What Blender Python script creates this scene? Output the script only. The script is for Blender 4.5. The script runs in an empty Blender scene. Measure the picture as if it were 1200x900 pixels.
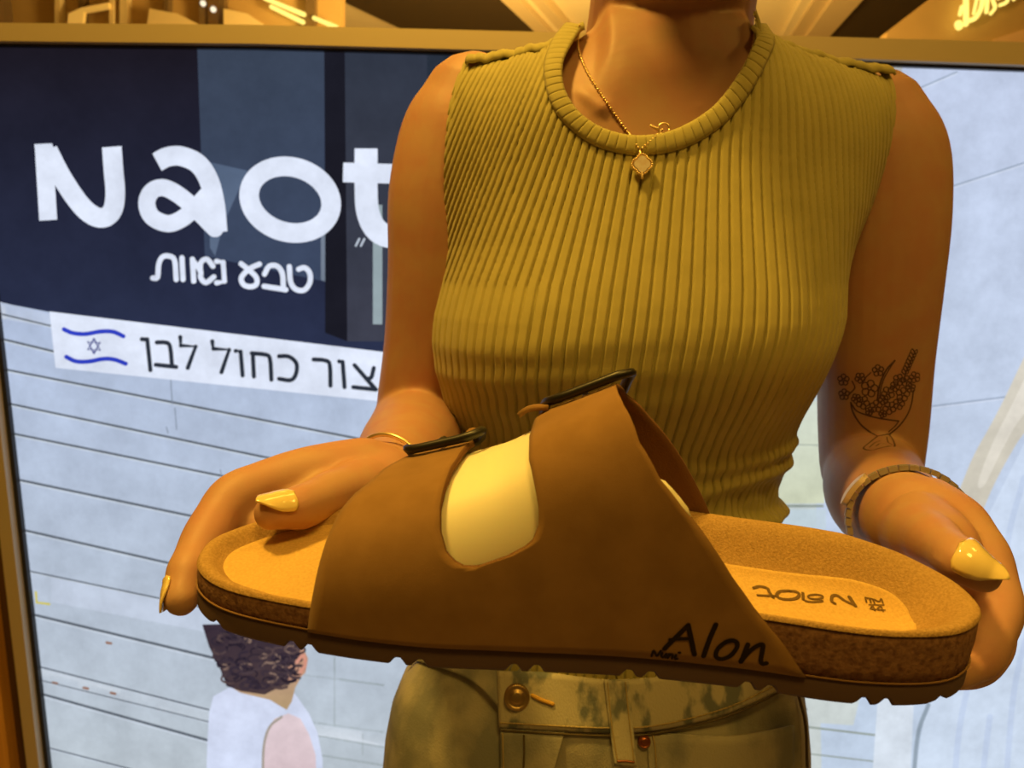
import bpy, bmesh, math, random
import numpy as np
from mathutils import Vector, Matrix
from mathutils.bvhtree import BVHTree

S = bpy.context.scene
C = S.collection
random.seed(4)
rng = np.random.RandomState(5)

# ------------------------------------------------------------------ camera, world, lights, exposure
FOC, CX, CY, PITCH, CAMZ = 880.0, 600.0, 450.0, math.radians(9.5), 1.28
cd = bpy.data.cameras.new('camera'); cam = bpy.data.objects.new('camera', cd); C.objects.link(cam)
cam.location = (0, 0, CAMZ); cam.rotation_euler = (math.pi / 2 - PITCH, 0, 0)
cd.sensor_width = 36; cd.lens = FOC / 1200 * 36; cd.clip_start = 0.02; cd.clip_end = 100
cd.dof.use_dof = True; cd.dof.focus_distance = 0.36; cd.dof.aperture_fstop = 16
S.camera = cam
S.view_settings.view_transform = 'Standard'
S.view_settings.look = 'None'
S.view_settings.exposure = 0.0
S.view_settings.gamma = 1.0
S.view_settings.use_curve_mapping = False
W = bpy.data.worlds.new('world'); S.world = W; W.use_nodes = True
W.node_tree.nodes['Background'].inputs[0].default_value = (1.0, 0.50, 0.08, 1)
W.node_tree.nodes['Background'].inputs[1].default_value = 0.08


def area_light(name, loc, target, size, power, color):
    l = bpy.data.lights.new(name, 'AREA'); l.shape = 'DISK'; l.size = size; l.energy = power; l.color = color
    o = bpy.data.objects.new(name, l); C.objects.link(o); o.location = loc
    o.rotation_euler = (Vector(target) - Vector(loc)).to_track_quat('-Z', 'Y').to_euler()
    return o


WARM = (1.0, 0.58, 0.088)
area_light('ceiling_downlight_key', (-0.55, 0.36, 2.9), (0.05, 0.50, 1.2), 0.22, 31, WARM)
area_light('ceiling_downlight_near', (0.25, -0.55, 2.9), (0.05, 0.5, 1.2), 0.5, 15, WARM)
area_light('ceiling_downlight_side', (1.3, 0.35, 2.9), (0.1, 0.6, 1.2), 0.4, 5, WARM)
area_light('ceiling_downlight_screen', (-0.3, 1.0, 2.9), (-0.2, 1.5, 1.5), 0.6, 5, WARM)
area_light('ceiling_downlight_back', (0.5, 1.38, 2.9), (0.1, 1.6, 0.0), 0.6, 6, WARM)
area_light('shop_ceiling_light', (0.3, 3.4, 1.9), (0.3, 5.0, 3.0), 0.8, 130, (1.0, 0.64, 0.18))


# ------------------------------------------------------------------ projection helpers (photo pixel -> place)
def ray(px, py):
    a, b = (px - CX) / FOC, (CY - py) / FOC
    return Vector((a, math.cos(PITCH) + b * math.sin(PITCH), -math.sin(PITCH) + b * math.cos(PITCH)))


def at(px, py, Y):
    r = ray(px, py)
    return Vector((0, 0, CAMZ)) + r * (Y / r.y)


def onz(px, py, z):
    r = ray(px, py)
    return Vector((0, 0, CAMZ)) + r * ((z - CAMZ) / r.z)


# ------------------------------------------------------------------ object helpers
def thing(name, label, cat, loc=(0, 0, 0), group=None):
    o = bpy.data.objects.new(name, None); C.objects.link(o); o.location = loc
    o['label'] = label; o['category'] = cat
    if group: o['group'] = group
    return o


def tag(o, label, cat, group=None):
    o['label'] = label; o['category'] = cat
    if group: o['group'] = group
    return o


def mesh_obj(name, verts, faces, mat, parent=None, smooth=True, mats=None, midx=None):
    me = bpy.data.meshes.new(name)
    off, q = Vector((0, 0, 0)), parent
    while q is not None: off = off + Vector(q.location); q = q.parent
    me.from_pydata([tuple(Vector(v) - off) for v in verts], [], [tuple(f) for f in faces])
    for m in (mats or [mat]): me.materials.append(m)
    if midx is not None: me.polygons.foreach_set('material_index', midx)
    if smooth: me.polygons.foreach_set('use_smooth', [True] * len(me.polygons))
    me.update()
    o = bpy.data.objects.new(name, me); C.objects.link(o)
    if parent is not None: o.parent = parent
    return o


def sharp(o, deg=40):
    bm = bmesh.new(); bm.from_mesh(o.data)
    for e in bm.edges:
        if len(e.link_faces) == 2 and e.calc_face_angle(0) > math.radians(deg): e.smooth = False
    bm.to_mesh(o.data); bm.free()
    return o


class MB:
    def __init__(s): s.v = []; s.f = []; s.m = []
    def add(s, v, f, m=0):
        b = len(s.v); s.v += [Vector(x) for x in v]; s.f += [tuple(b + i for i in q) for q in f]; s.m += [m] * len(f)
        return s
    def box(s, lo, hi, m=0):
        x0, y0, z0 = lo; x1, y1, z1 = hi
        s.add([(x0, y0, z0), (x1, y0, z0), (x1, y1, z0), (x0, y1, z0), (x0, y0, z1), (x1, y0, z1), (x1, y1, z1), (x0, y1, z1)],
              [(3, 2, 1, 0), (4, 5, 6, 7), (0, 1, 5, 4), (1, 2, 6, 5), (2, 3, 7, 6), (3, 0, 4, 7)], m)
        return s
    def prism(s, poly, d, m=0):
        n = len(poly); d = Vector(d)
        s.add([Vector(p) for p in poly] + [Vector(p) + d for p in poly],
              [tuple(range(n))[::-1], tuple(range(n, 2 * n))] + [(i, (i + 1) % n, n + (i + 1) % n, n + i) for i in range(n)], m)
        return s
    def build(s, name, mat, parent=None, smooth=False, mats=None):
        o = mesh_obj(name, s.v, s.f, mat, parent, smooth, mats, s.m if mats else None)
        bm = bmesh.new(); bm.from_mesh(o.data); bmesh.ops.recalc_face_normals(bm, faces=bm.faces); bm.to_mesh(o.data); bm.free()
        return o


def catmull(pts, n=8, closed=False):
    P = [np.array(p, float) for p in pts]; m = len(P); out = []
    rngi = range(m if closed else m - 1)
    for i in rngi:
        if closed: a, b, c, d = P[i - 1], P[i], P[(i + 1) % m], P[(i + 2) % m]
        else:
            b, c = P[i], P[i + 1]
            a = P[i - 1] if i > 0 else 2 * b - c
            d = P[i + 2] if i + 2 < m else 2 * c - b
        for k in range(n):
            t = k / n
            out.append(.5 * (2 * b + (c - a) * t + (2 * a - 5 * b + 4 * c - d) * t * t + (3 * b - a - 3 * c + d) * t ** 3))
    if not closed: out.append(P[-1])
    return out


def frames(pts):
    P = [Vector(p) for p in pts]; n = len(P); T = []
    for i in range(n):
        t = P[min(i + 1, n - 1)] - P[max(i - 1, 0)]
        T.append(t.normalized() if t.length > 1e-9 else Vector((0, 0, 1)))
    r = Vector((0, 0, 1)) if abs(T[0].z) < .9 else Vector((1, 0, 0))
    u = (r - T[0] * r.dot(T[0])).normalized(); U = [u]
    for i in range(1, n):
        u = U[-1] - T[i] * U[-1].dot(T[i]); U.append(u.normalized() if u.length > 1e-6 else U[-1])
    return P, T, U


def tube(pts, radii, seg=14, cap=True, flat=1.0, interp=6):
    """closed tapered tube with round ends; radii per control point"""
    if interp:
        X = catmull([tuple(p) + (r,) for p, r in zip(pts, radii)], interp)
        pts = [Vector(x[:3]) for x in X]; radii = [x[3] for x in X]
    P, T, U = frames(pts); v = []; f = []; rings = []
    def ring(c, t, u, r):
        b = len(v); w = t.cross(u)
        for k in range(seg):
            a = 2 * math.pi * k / seg
            v.append(c + u * (math.cos(a) * r) + w * (math.sin(a) * r * flat))
        rings.append(b)
    if cap:
        for a in (80, 60, 40, 20):
            ring(P[0] - T[0] * (radii[0] * math.sin(math.radians(a))), T[0], U[0], radii[0] * math.cos(math.radians(a)))
    for i in range(len(P)): ring(P[i], T[i], U[i], radii[i])
    if cap:
        for a in (20, 40, 60, 80):
            ring(P[-1] + T[-1] * (radii[-1] * math.sin(math.radians(a))), T[-1], U[-1], radii[-1] * math.cos(math.radians(a)))
    for a, b in zip(rings, rings[1:]):
        for k in range(seg): f.append((a + k, a + (k + 1) % seg, b + (k + 1) % seg, b + k))
    f.append(tuple(range(rings[0] + seg - 1, rings[0] - 1, -1))); f.append(tuple(range(rings[-1], rings[-1] + seg)))
    return v, f


def ellipsoid(c, r, rot=None, nu=24, nv=16):
    v = []; f = []; c = Vector(c)
    for i in range(1, nv):
        th = math.pi * i / nv
        for k in range(nu):
            a = 2 * math.pi * k / nu
            p = Vector((r[0] * math.sin(th) * math.cos(a), r[1] * math.sin(th) * math.sin(a), r[2] * math.cos(th)))
            v.append(c + (rot @ p if rot else p))
    for i in range(nv - 2):
        for k in range(nu): f.append((i * nu + k, (i + 1) * nu + k, (i + 1) * nu + (k + 1) % nu, i * nu + (k + 1) % nu))
    f.append(tuple(range(nu))); b = (nv - 2) * nu; f.append(tuple(range(b + nu - 1, b - 1, -1)))
    return v, f


def grid_faces(nr, nc, wrap=False, off=0):
    f = []
    for i in range(nr - 1):
        for j in range(nc if wrap else nc - 1):
            j2 = (j + 1) % nc
            f.append((off + i * nc + j, off + i * nc + j2, off + (i + 1) * nc + j2, off + (i + 1) * nc + j))
    return f


def ribbon(mb, pts, nrm, width, lift=0.0003, caps=True, m=0):
    """flat stroke on a surface: pts/nrm lists"""
    P = [Vector(p) for p in pts]; n = len(P)
    if n < 2: return
    v = []; f = []
    for i in range(n):
        t = P[min(i + 1, n - 1)] - P[max(i - 1, 0)]
        s = nrm[i].cross(t); s = s.normalized() * (width / 2) if s.length > 1e-12 else Vector((0, 0, 0))
        q = P[i] + nrm[i] * lift
        v += [q - s, q + s]
    for i in range(n - 1): f.append((2 * i, 2 * i + 1, 2 * i + 3, 2 * i + 2))
    mb.add(v, f, m)
    if caps:
        for i in ([0, n - 1] if caps is True else range(n)):
            t = (P[min(i + 1, n - 1)] - P[max(i - 1, 0)]).normalized(); s = nrm[i].cross(t).normalized()
            q = P[i] + nrm[i] * lift
            mb.add([q + (t * math.cos(a) + s * math.sin(a)) * (width / 2) for a in [k * math.pi / 6 for k in range(12)]], [tuple(range(12))], m)


# ------------------------------------------------------------------ materials
def mat(name, col, rough=0.6, metal=0.0, col2=None, cscale=30, bump=0.0, bscale=200, spec=0.4, sss=0.0, emit=None, estr=0.0, detail=4, cdetail=3, clo=.35, chi=.65, coat=0.0, aniso=None, sheen=0):
    m = bpy.data.materials.new(name); m.use_nodes = True
    nt = m.node_tree; b = nt.nodes['Principled BSDF']; L = nt.links
    b.inputs['Base Color'].default_value = (*col, 1); b.inputs['Roughness'].default_value = rough; b.inputs['Metallic'].default_value = metal
    b.inputs['Specular IOR Level'].default_value = spec
    if sheen: b.inputs['Sheen Weight'].default_value = sheen; b.inputs['Sheen Roughness'].default_value = .5
    if coat: b.inputs['Coat Weight'].default_value = coat; b.inputs['Coat Roughness'].default_value = .08
    if sss:
        b.inputs['Subsurface Weight'].default_value = sss; b.inputs['Subsurface Radius'].default_value = (.012, .005, .002); b.inputs['Subsurface Scale'].default_value = .5
    if emit: b.inputs['Emission Color'].default_value = (*emit, 1); b.inputs['Emission Strength'].default_value = estr
    tc = nt.nodes.new('ShaderNodeTexCoord')
    src = tc.outputs['Object']
    if aniso:
        mp = nt.nodes.new('ShaderNodeMapping'); mp.inputs['Scale'].default_value = aniso; L.new(src, mp.inputs['Vector']); src = mp.outputs['Vector']
    if col2:
        n = nt.nodes.new('ShaderNodeTexNoise'); n.inputs['Scale'].default_value = cscale; n.inputs['Detail'].default_value = cdetail
        L.new(src, n.inputs['Vector'])
        r = nt.nodes.new('ShaderNodeValToRGB'); r.color_ramp.elements[0].position = clo; r.color_ramp.elements[1].position = chi
        r.color_ramp.elements[0].color = (*col, 1); r.color_ramp.elements[1].color = (*col2, 1)
        L.new(n.outputs['Fac'], r.inputs['Fac']); L.new(r.outputs['Color'], b.inputs['Base Color'])
    if bump:
        n = nt.nodes.new('ShaderNodeTexNoise'); n.inputs['Scale'].default_value = bscale; n.inputs['Detail'].default_value = detail
        L.new(src, n.inputs['Vector'])
        bp = nt.nodes.new('ShaderNodeBump'); bp.inputs['Strength'].default_value = bump; bp.inputs['Distance'].default_value = 0.001
        L.new(n.outputs['Fac'], bp.inputs['Height']); L.new(bp.outputs['Normal'], b.inputs['Normal'])
    return m


def emat(name, col, s):
    m = bpy.data.materials.new(name); m.use_nodes = True; nt = m.node_tree
    nt.nodes.clear(); e = nt.nodes.new('ShaderNodeEmission'); o = nt.nodes.new('ShaderNodeOutputMaterial')
    e.inputs[0].default_value = (*col, 1); e.inputs[1].default_value = s; nt.links.new(e.outputs[0], o.inputs[0])
    return m


M = {}
M['skin'] = mat('skin', (.50, .295, .190), .52, col2=(.49, .25, .172), cscale=45, bump=.06, bscale=900, sss=.12)
M['top'] = mat('ribbed_cotton', (.47, .42, .16), .85, col2=(.43, .385, .145), cscale=60, bump=.15, bscale=1500, spec=.15, sheen=.15)
M['suede'] = mat('suede', (.31, .175, .070), .92, col2=(.26, .145, .055), cscale=70, bump=.14, bscale=3200, spec=.1, cdetail=8, sheen=.1)
M['suede_in'] = mat('suede_inside', (.17, .085, .04), .95, bump=.3, bscale=1200, spec=.1)
M['rim'] = mat('footbed_suede', (.50, .32, .13), .95, col2=(.38, .235, .09), cscale=1000, bump=.5, bscale=1300, spec=.1, cdetail=6)
M['liner'] = mat('liner_suede', (.72, .48, .17), .9, col2=(.62, .40, .135), cscale=900, bump=.25, bscale=1500, spec=.1, cdetail=6)
M['cork'] = mat('cork', (.31, .17, .105), .9, col2=(.15, .07, .045), cscale=420, bump=.5, bscale=800, spec=.15, cdetail=3, clo=.4, chi=.72)
M['corkedge'] = mat('cork_glue_line', (.27, .15, .065), .9)
M['outsole'] = mat('outsole_rubber', (.115, .072, .070), .75, bump=.08, bscale=600, spec=.25)
M['black'] = mat('black_plastic', (.012, .011, .010), .38, spec=.5)
M['cream'] = mat('cream_plastic', (.97, .90, .68), .45, spec=.3, sss=.15)
M['ink'] = mat('dark_ink', (.022, .014, .012), .8, spec=.1)
M['sockink'] = mat('sock_print', (.16, .10, .04), .8, spec=.1)
M['gold'] = mat('gold', (1.0, .78, .42), .3, metal=.85)
M['steel'] = mat('steel', (.62, .56, .50), .36, metal=.75)
M['rose'] = mat('rose_gold', (.92, .76, .62), .35, metal=.6)
M['pearl'] = mat('pearl', (.85, .72, .62), .18, col2=(.95, .88, .85), cscale=300, spec=.6, coat=.5)
M['nail'] = mat('nail_polish', (.90, .72, .30), .12, spec=.6, coat=.8)
M['tattoo'] = mat('tattoo_ink', (.10, .05, .045), .6)
M['denim'] = mat('denim', (.44, .42, .36), .9, col2=(.25, .26, .25), cscale=26, bump=.5, bscale=900, spec=.1, cdetail=6, clo=.42, chi=.60, aniso=(1, 1, .7))
M['denimw'] = mat('denim_worn', (.50, .47, .38), .9, col2=(.17, .19, .19), cscale=60, bump=.5, bscale=900, spec=.1, cdetail=4, clo=.48, chi=.58, aniso=(1, 1, .45))
M['thread'] = mat('thread', (.42, .33, .17), .85)
M['threadd'] = mat('thread_dark', (.10, .075, .04), .85)
M['brass'] = mat('brass', (.45, .32, .16), .4, metal=1, bump=.2, bscale=700)
M['copper'] = mat('copper_rivet', (.35, .12, .06), .4, metal=1)
M['frame'] = mat('gold_frame', (.50, .41, .28), .45, metal=.35, bump=.04, bscale=60)
M['gap'] = mat('screen_gap', (.012, .012, .015), .35)
M['hair'] = mat('hair', (.05, .03, .02), .55, bump=.6, bscale=150, aniso=(4, 4, .6))
M['floor'] = mat('floor_tile', (.45, .38, .30), .25, col2=(.40, .33, .26), cscale=3)
M['wood'] = mat('orange_wood', (.62, .30, .05), .5, col2=(.50, .23, .035), cscale=9, aniso=(12, 12, .5))
M['darkwood'] = mat('dark_wood', (.06, .028, .01), .5, col2=(.10, .045, .015), cscale=6, aniso=(12, 12, .4))
M['ceil'] = mat('ceiling_plaster', (.80, .66, .40), .8)
M['trim'] = mat('ceiling_trim', (.66, .50, .27), .6)
M['dark'] = mat('dark_soffit', (.045, .028, .012), .6)
M['brownwall'] = mat('brown_wall', (.50, .33, .13), .7, col2=(.42, .27, .10), cscale=2)
M['post'] = mat('dark_post', (.14, .09, .04), .5)
M['glowy'] = emat('lamp_glow', (1.0, .74, .16), 1.6)
M['white_trim'] = mat('cream_counter', (.80, .64, .36), .5)

# ------------------------------------------------------------------ the setting
def structure(o): o['kind'] = 'structure'; return o

YS = 1.5                                   # the display stands here
structure(MB().box((-5, -3, -.05), (6, 9, 0)).build('floor', M['floor']))
ZC = 3.0
structure(MB().box((-6, -3, ZC), (7, 9, ZC + .1)).build('ceiling', M['ceil']))
structure(MB().box((-6, 8.6, 0), (7, 8.8, ZC)).build('wall_back', M['brownwall']))


def slab(name, px, z, th, m):
    poly = [onz(x, y, z) for x, y in px]
    return structure(MB().prism(poly, (0, 0, th)).build(name, m))


# dark soffits and stepped cream mouldings on the shop ceiling (lower than the ceiling, real thickness)
slab('trim_1', [(372, -12), (474, 36), (474, 50), (628, 50), (628, 38), (574, -12)], ZC - .06, .059, M['dark'])
slab('trim_2', [(574, -12), (640, 50), (655, 50), (596, -12)], ZC - .10, .099, M['trim'])
slab('trim_3', [(596, -12), (655, 50), (668, 50), (612, -12)], ZC - .05, .049, M['ceil'])
slab('trim_4', [(612, -12), (668, 50), (680, 50), (626, -12)], ZC - .07, .069, M['trim'])
slab('trim_5', [(946, -12), (912, 50), (922, 50), (962, -12)], ZC - .05, .049, M['ceil'])
slab('trim_6', [(962, -12), (922, 50), (938, 50), (980, -12)], ZC - .07, .069, M['trim'])
slab('trim_7', [(984, -12), (940, 50), (966, 50), (1022, -12)], ZC - .10, .099, M['trim'])
slab('trim_8', [(1022, -12), (966, 50), (1022, 50), (1110, -12)], ZC - .05, .049, M['dark'])
# brown shop fascia at the right carrying the lit sign
A, B = onz(1026, 52, ZC - .02), onz(1118, -14, ZC - .02)
YF = 4.4
structure(MB().prism([at(1036, 60, YF), at(1040, 38, YF), at(1100, -8, YF), at(1300, -30, YF), at(1300, 70, YF)], (0, .08, 0)).build('wall_right', M['brownwall']))
structure(MB().prism([at(1150, 56, YF - .02), at(1168, 45, YF - .02), at(1290, 4, YF - .02), at(1290, 70, YF - .02)], (0, .02, 0)).build('trim_9', mat('pale_band', (.66, .42, .22), .7)))
# left: brown shop wall with a frosted bay, posts, and cream counter tops
YL = 4.6
structure(MB().prism([at(-200, -60, YL), at(400, -60, YL), at(400, 60, YL), at(-200, 60, YL)], (0, .1, 0)).build('wall_left', M['brownwall']))
# timber panelling beside the display
px0 = at(46, 900, YS).x
structure(MB().box((px0 - .9, YS - .02, 0), (px0 - .050, YS + .2, 2.6)).build('wall_timber', M['wood']))
structure(MB().box((px0 - .050, YS + .01, 0), (px0 - .012, YS + .2, 2.6)).build('trim_10', M['darkwood']))

# ------------------------------------------------------------------ shop background things
def bar(name, poly, d, m, label, cat, group=None):
    return tag(MB().prism(poly, d).build(name, m), label, cat, group)

for i, (x0, x1, m, lb) in enumerate([(64, 70, 'white_trim', 'pale upright glazing bar, leftmost of the bars above the screen'),
                                 (92, 98, 'post', 'thin dark upright crossing the lit arch above the screen'),
                                 (128, 133, 'white_trim', 'narrow pale upright at the right end of the lit arch'),
                                 (140, 149, 'white_trim', 'broad pale upright with the brown gap at its right'),
                                 (192, 197, 'post', 'short dark upright left of the two bright lamps'),
                                 (233, 239, 'post', 'dark upright just left of the two bright lamps over the counter'),
                                 (256, 263, 'post', 'dark upright just right of the two bright lamps'),
                                 (358, 369, 'post', 'broad dark upright between the lit yellow tubes')]):
    o = MB().prism([at(x0, -25, YL - .06), at(x1, -25, YL - .06), at(x1, 60, YL - .06), at(x0, 60, YL - .06)], (0, .055, 0)).build('shopfront_post', M[m])
    tag(o, lb, 'post', 'uprights of the shopfront above the screen')
o = MB()
o.prism([at(x, y, YL - .09) for x, y in ((78, 40), (80, 16), (95, 9), (127, 3), (127, 9), (98, 14), (95, 40))], (0, .028, 0))
tag(o.build('lit_arch', mat('arch', (.85, .62, .25), .5, emit=(1, .6, .12), estr=.25)), 'pale lit arched band behind the uprights above the screen', 'arch')
for px, lb in (((170, 175, 208, 232, 222, 168), 'pale curved counter top seen above the screen near its left end'),
               ((262, 262, 290, 308, 300, 262), 'pale curved counter top left of the yellow tubes')):
    a, b, c, d, e, g = px
    tag(MB().prism([at(a, 42, YL - .125), at(b, 10, YL - .125), at(c, 16, YL - .125), at(d, 28, YL - .125), at(e, 42, YL - .125)], (0, .06, 0)).build('counter_top', M['white_trim']), lb, 'counter')
for (x0, y0, x1, y1, lb) in ((310, -2, 356, 17, 'lit yellow tube, upper of the two left of the dark post'), (318, 8, 355, 26, 'lit yellow tube, lower of the two left of the dark post'),
                             (368, 21, 394, 32, 'short lit yellow tube right of the dark post')):
    v, f = tube([at(x0, y0, YL - .078), at(x1, y1, YL - .078)], [.011, .013], 10, interp=0)
    tag(mesh_obj('tube_lamp', v, f, M['glowy']), lb, 'lamp', 'lit tubes above the screen')
for (x, y, lb) in ((238, 4, 'small round bright lamp, upper of the pair'), (250, 11, 'small round bright lamp, lower of the pair')):
    v, f = ellipsoid(at(x, y, YL - .078), (.016, .016, .016), nu=14, nv=10)
    tag(mesh_obj('spot_lamp', v, f, emat('spot_glow', (1, .85, .6), 1.2)), lb, 'lamp', 'small round lamps above the screen')
# lit sign letters at top right (only their lower ends are inside the picture)
mb = MB()
Yg = YF - .06
def sign_stroke(pts, w):
    P = [at(x, y, Yg) for x, y in pts]
    v, f = tube(P, [w] * len(P), 10, interp=4); mb.add(v, f)
for pts, w in [([(1123, 28), (1124, 31)], .019), ([(1127, 8), (1125, 17)], .010), ([(1132, -14), (1132, 28)], .014), ([(1137, 24), (1144, 20), (1150, 8), (1152, -10)], .012),
               ([(1141, 16), (1147, -12)], .008), ([(1158, -14), (1156, 14)], .010), ([(1161, 16), (1166, 9), (1164, 2), (1162, -8)], .009), ([(1168, -14), (1170, -2)], .009),
               ([(1172, 6), (1180, 2), (1182, -8)], .009), ([(1188, -1), (1194, -8)], .009)]:
    sign_stroke(pts, w)
tag(mb.build('shop_sign', M['glowy'], smooth=True), 'glowing yellow slanted letters of a shop sign at top right', 'sign')

# ------------------------------------------------------------------ the large display behind the person
disp = thing('display_screen', 'large bright display screen in a gold frame behind the person', 'screen', (0, YS, 0))
pic = MB(); pcol = []


def sRGB(c):
    return tuple(((x / 255) / 12.92 if x / 255 < .04045 else ((x / 255 + .055) / 1.055) ** 2.4) for x in c)


XLIM = at(55, 900, YS).x
ZLIM = (0.06, at(0, 44, YS).z)


ZR_, XR_ = at(1200, 72, YS).z, at(1200, 72, YS).x
XL_ = at(0, 44, YS).x


def clampP(p):
    top = ZLIM[1] + (ZR_ - ZLIM[1]) * (p.x - XL_) / (XR_ - XL_)
    return Vector((max(p.x, XLIM), p.y, min(max(p.z, ZLIM[0]), top)))


def ppoly(px, col, k, col2=None):
    """one flat patch of the picture; k = layer; col2 = colour towards the lower end"""
    pts = [clampP(at(x, y, YS - .0006 * k)) for x, y in px]
    b = len(pic.v); pic.v += pts; pic.f.append(tuple(range(b, b + len(pts)))); pic.m.append(0)
    ys = [p[1] for p in px]; lo, hi = min(ys), max(ys) + 1e-6
    for (x, y) in px:
        t = (y - lo) / (hi - lo); c = np.array(col) if col2 is None else np.array(col) * (1 - t) + np.array(col2) * t
        pcol.append(sRGB(c))


def pstroke(px, w, col, k, smooth=6, caps=True, closed=False):
    P = catmull(px, smooth, closed) if smooth else [np.array(p, float) for p in px]
    if closed: P = P + [P[0]]
    # dense mitred strip in picture pixels
    P = np.array(P); n = len(P); L_ = []; R_ = []
    for i in range(n):
        a = P[max(i - 1, 0)]; b = P[min(i + 1, n - 1)]
        if closed and i in (0, n - 1): a, b = P[n - 2], P[1]
        t = b - a; t /= np.hypot(*t) + 1e-9; nn = np.array([-t[1], t[0]])
        L_.append(P[i] + nn * w / 2); R_.append(P[i] - nn * w / 2)
    for i in range(n - 1): ppoly([L_[i], L_[i + 1], R_[i + 1], R_[i]], col, k)
    if caps:
        for c in ([P[0], P[-1]] if smooth else P):
            ppoly([c + np.array([math.cos(a), math.sin(a)]) * w / 2 for a in [q * math.pi / 8 for q in range(16)]], col, k)


def pline(a, b, w, col, k): pstroke([a, b], w, col, k, smooth=0, caps=False)


def ycurve(x): return 72 + 0 * x
X0, X1 = -60, 1330
STONE = (180, 195, 224); STONE2 = (188, 198, 205)
ppoly([(X0, 20), (500, 20), (500, 450), (X0, 450)], (28, 24, 32), 0, (44, 52, 80))        # dark shop window
ppoly([(X0, 353), (60, 366), (520, 423), (520, 1000), (X0, 1000)], STONE, 2, STONE2)                 # pale stone steps
ppoly([(500, 20), (990, 20), (990, 460), (500, 460)], (36, 44, 56), 1)
ppoly([(500, 400), (1020, 400), (1020, 1000), (500, 1000)], (200, 212, 214), 2, (205, 212, 210))
ppoly([(1010, 20), (X1, 20), (X1, 1000), (960, 1000), (955, 520)], (196, 208, 234), 3, (196, 212, 232))   # pale wall right
ppoly([(988, 60), (1008, 60), (1008, 120), (988, 120)], (70, 96, 96), 4)
ppoly([(1012, 60), (1060, 60), (1052, 110), (1012, 120)], (188, 190, 188), 4)
for a, b in (((1062, 110), (1122, 84)), ((1114, 219), (1215, 186)), ((1085, 477), (1180, 465)), ((1105, 300), (1105, 302))):
    pline(a, b, 2.0, (160, 174, 196), 4); pline((a[0], a[1] + 2), (b[0], b[1] + 2), 1.5, (210, 220, 240), 4)
# panes of the dark window
ppoly([(231, 54), (380, 58), (381, 330), (240, 300)], (58, 68, 86), 1, (62, 74, 100))
ppoly([(404, 58), (520, 62), (520, 400), (407, 400)], (50, 56, 70), 1, (62, 64, 78))
ppoly([(381, 58), (404, 58), (407, 400), (381, 390)], (28, 28, 38), 1)
ppoly([(246, 190), (290, 200), (262, 262), (252, 300), (246, 290)], (84, 100, 126), 2, (96, 112, 138))
ppoly([(376, 270), (381, 270), (381, 330), (376, 328)], (120, 132, 150), 2)
ppoly([(437, 240), (448, 240), (448, 380), (437, 380)], (150, 166, 172), 2)
for dx in (0, 6): pstroke([(417 + dx, 288), (421 + dx, 280)], 2.5, (190, 200, 215), 2)
# stone joints
JO = (96, 104, 114)
ppoly([(X0, 352), (62, 369), (62, 384), (X0, 372)], (214, 222, 236), 2)
for a, b, w in [((X0, 366), (64, 383), 1.6), ((X0, 396), (68, 413), 2.2), ((X0, 432), (450, 520), 2.2), ((X0, 472), (340, 542), 2.2), ((X0, 507), (330, 572), 2.2),
                ((X0, 561), (330, 627), 2.4), ((X0, 620), (330, 690), 2.4), ((X0, 668), (320, 729), 1.5), ((X0, 719), (250, 771), 2.6),
                ((X0, 780), (245, 832), 1.6), ((X0, 796), (245, 846), 1.2), ((X0, 812), (245, 868), 2.6), ((X0, 875), (245, 925), 1.4)]:
    pline(a, b, w * 1.25, JO, 3); pline((a[0], a[1] + w), (b[0], b[1] + w), w * .7, (206, 216, 230), 3)
ppoly([(X0, 670), (300, 724), (300, 752), (X0, 700)], (206, 216, 236), 2)
ppoly([(X0, 783), (245, 834), (245, 845), (X0, 794)], (212, 220, 230), 2)
for x, y, l in ((200, 444, 30), (195, 500, 8), (205, 478, 26), (258, 550, 10)): pline((x, y), (x + 2, y + l), 1.4, (140, 152, 172), 3)
pstroke([(42, 694), (43, 706), (58, 708)], 2.5, (212, 200, 80), 3, smooth=0)
for x, y in ((62, 800), (98, 806), (130, 812), (125, 753)): pstroke([(x, y), (x + 5, y + 1)], 3, (150, 110, 90), 3)
for a, b, w in [((350, 790), (450, 803), 2.6), ((392, 770), (392, 852), 2.2), ((340, 843), (450, 858), 2), ((350, 858), (450, 876), 1.6), ((370, 884), (450, 897), 2.4), ((425, 860), (425, 885), 1.6)]:
    pline(a, b, w, (132, 144, 140), 2)
ppoly([(350, 846), (460, 862), (460, 876), (350, 858)], (214, 222, 232), 2)
for y_ in (440, 478, 520, 566, 616, 670, 728, 790):
    pline((505, y_ + 14), (952, y_ + 42), 2.4, (140, 150, 152), 3)
for x_, y_ in ((600, 462), (780, 512), (660, 556), (850, 612), (560, 650), (740, 710)): pline((x_, y_), (x_ + 3, y_ + 34), 1.8, (150, 160, 160), 3)
# right-hand steps below
for a, b, w in [((930, 850), (1030, 862), 2.4), ((920, 880), (1030, 893), 1.6), ((905, 593), (965, 593), 3), ((905, 520), (965, 522), 2)]:
    pline(a, b, w, (150, 160, 152), 4)
ppoly([(905, 597), (968, 597), (968, 640), (905, 640)], (198, 214, 222), 3)
ppoly([(905, 470), (968, 470), (966, 590), (905, 590)], (206, 214, 200), 4, (212, 218, 190))
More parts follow.
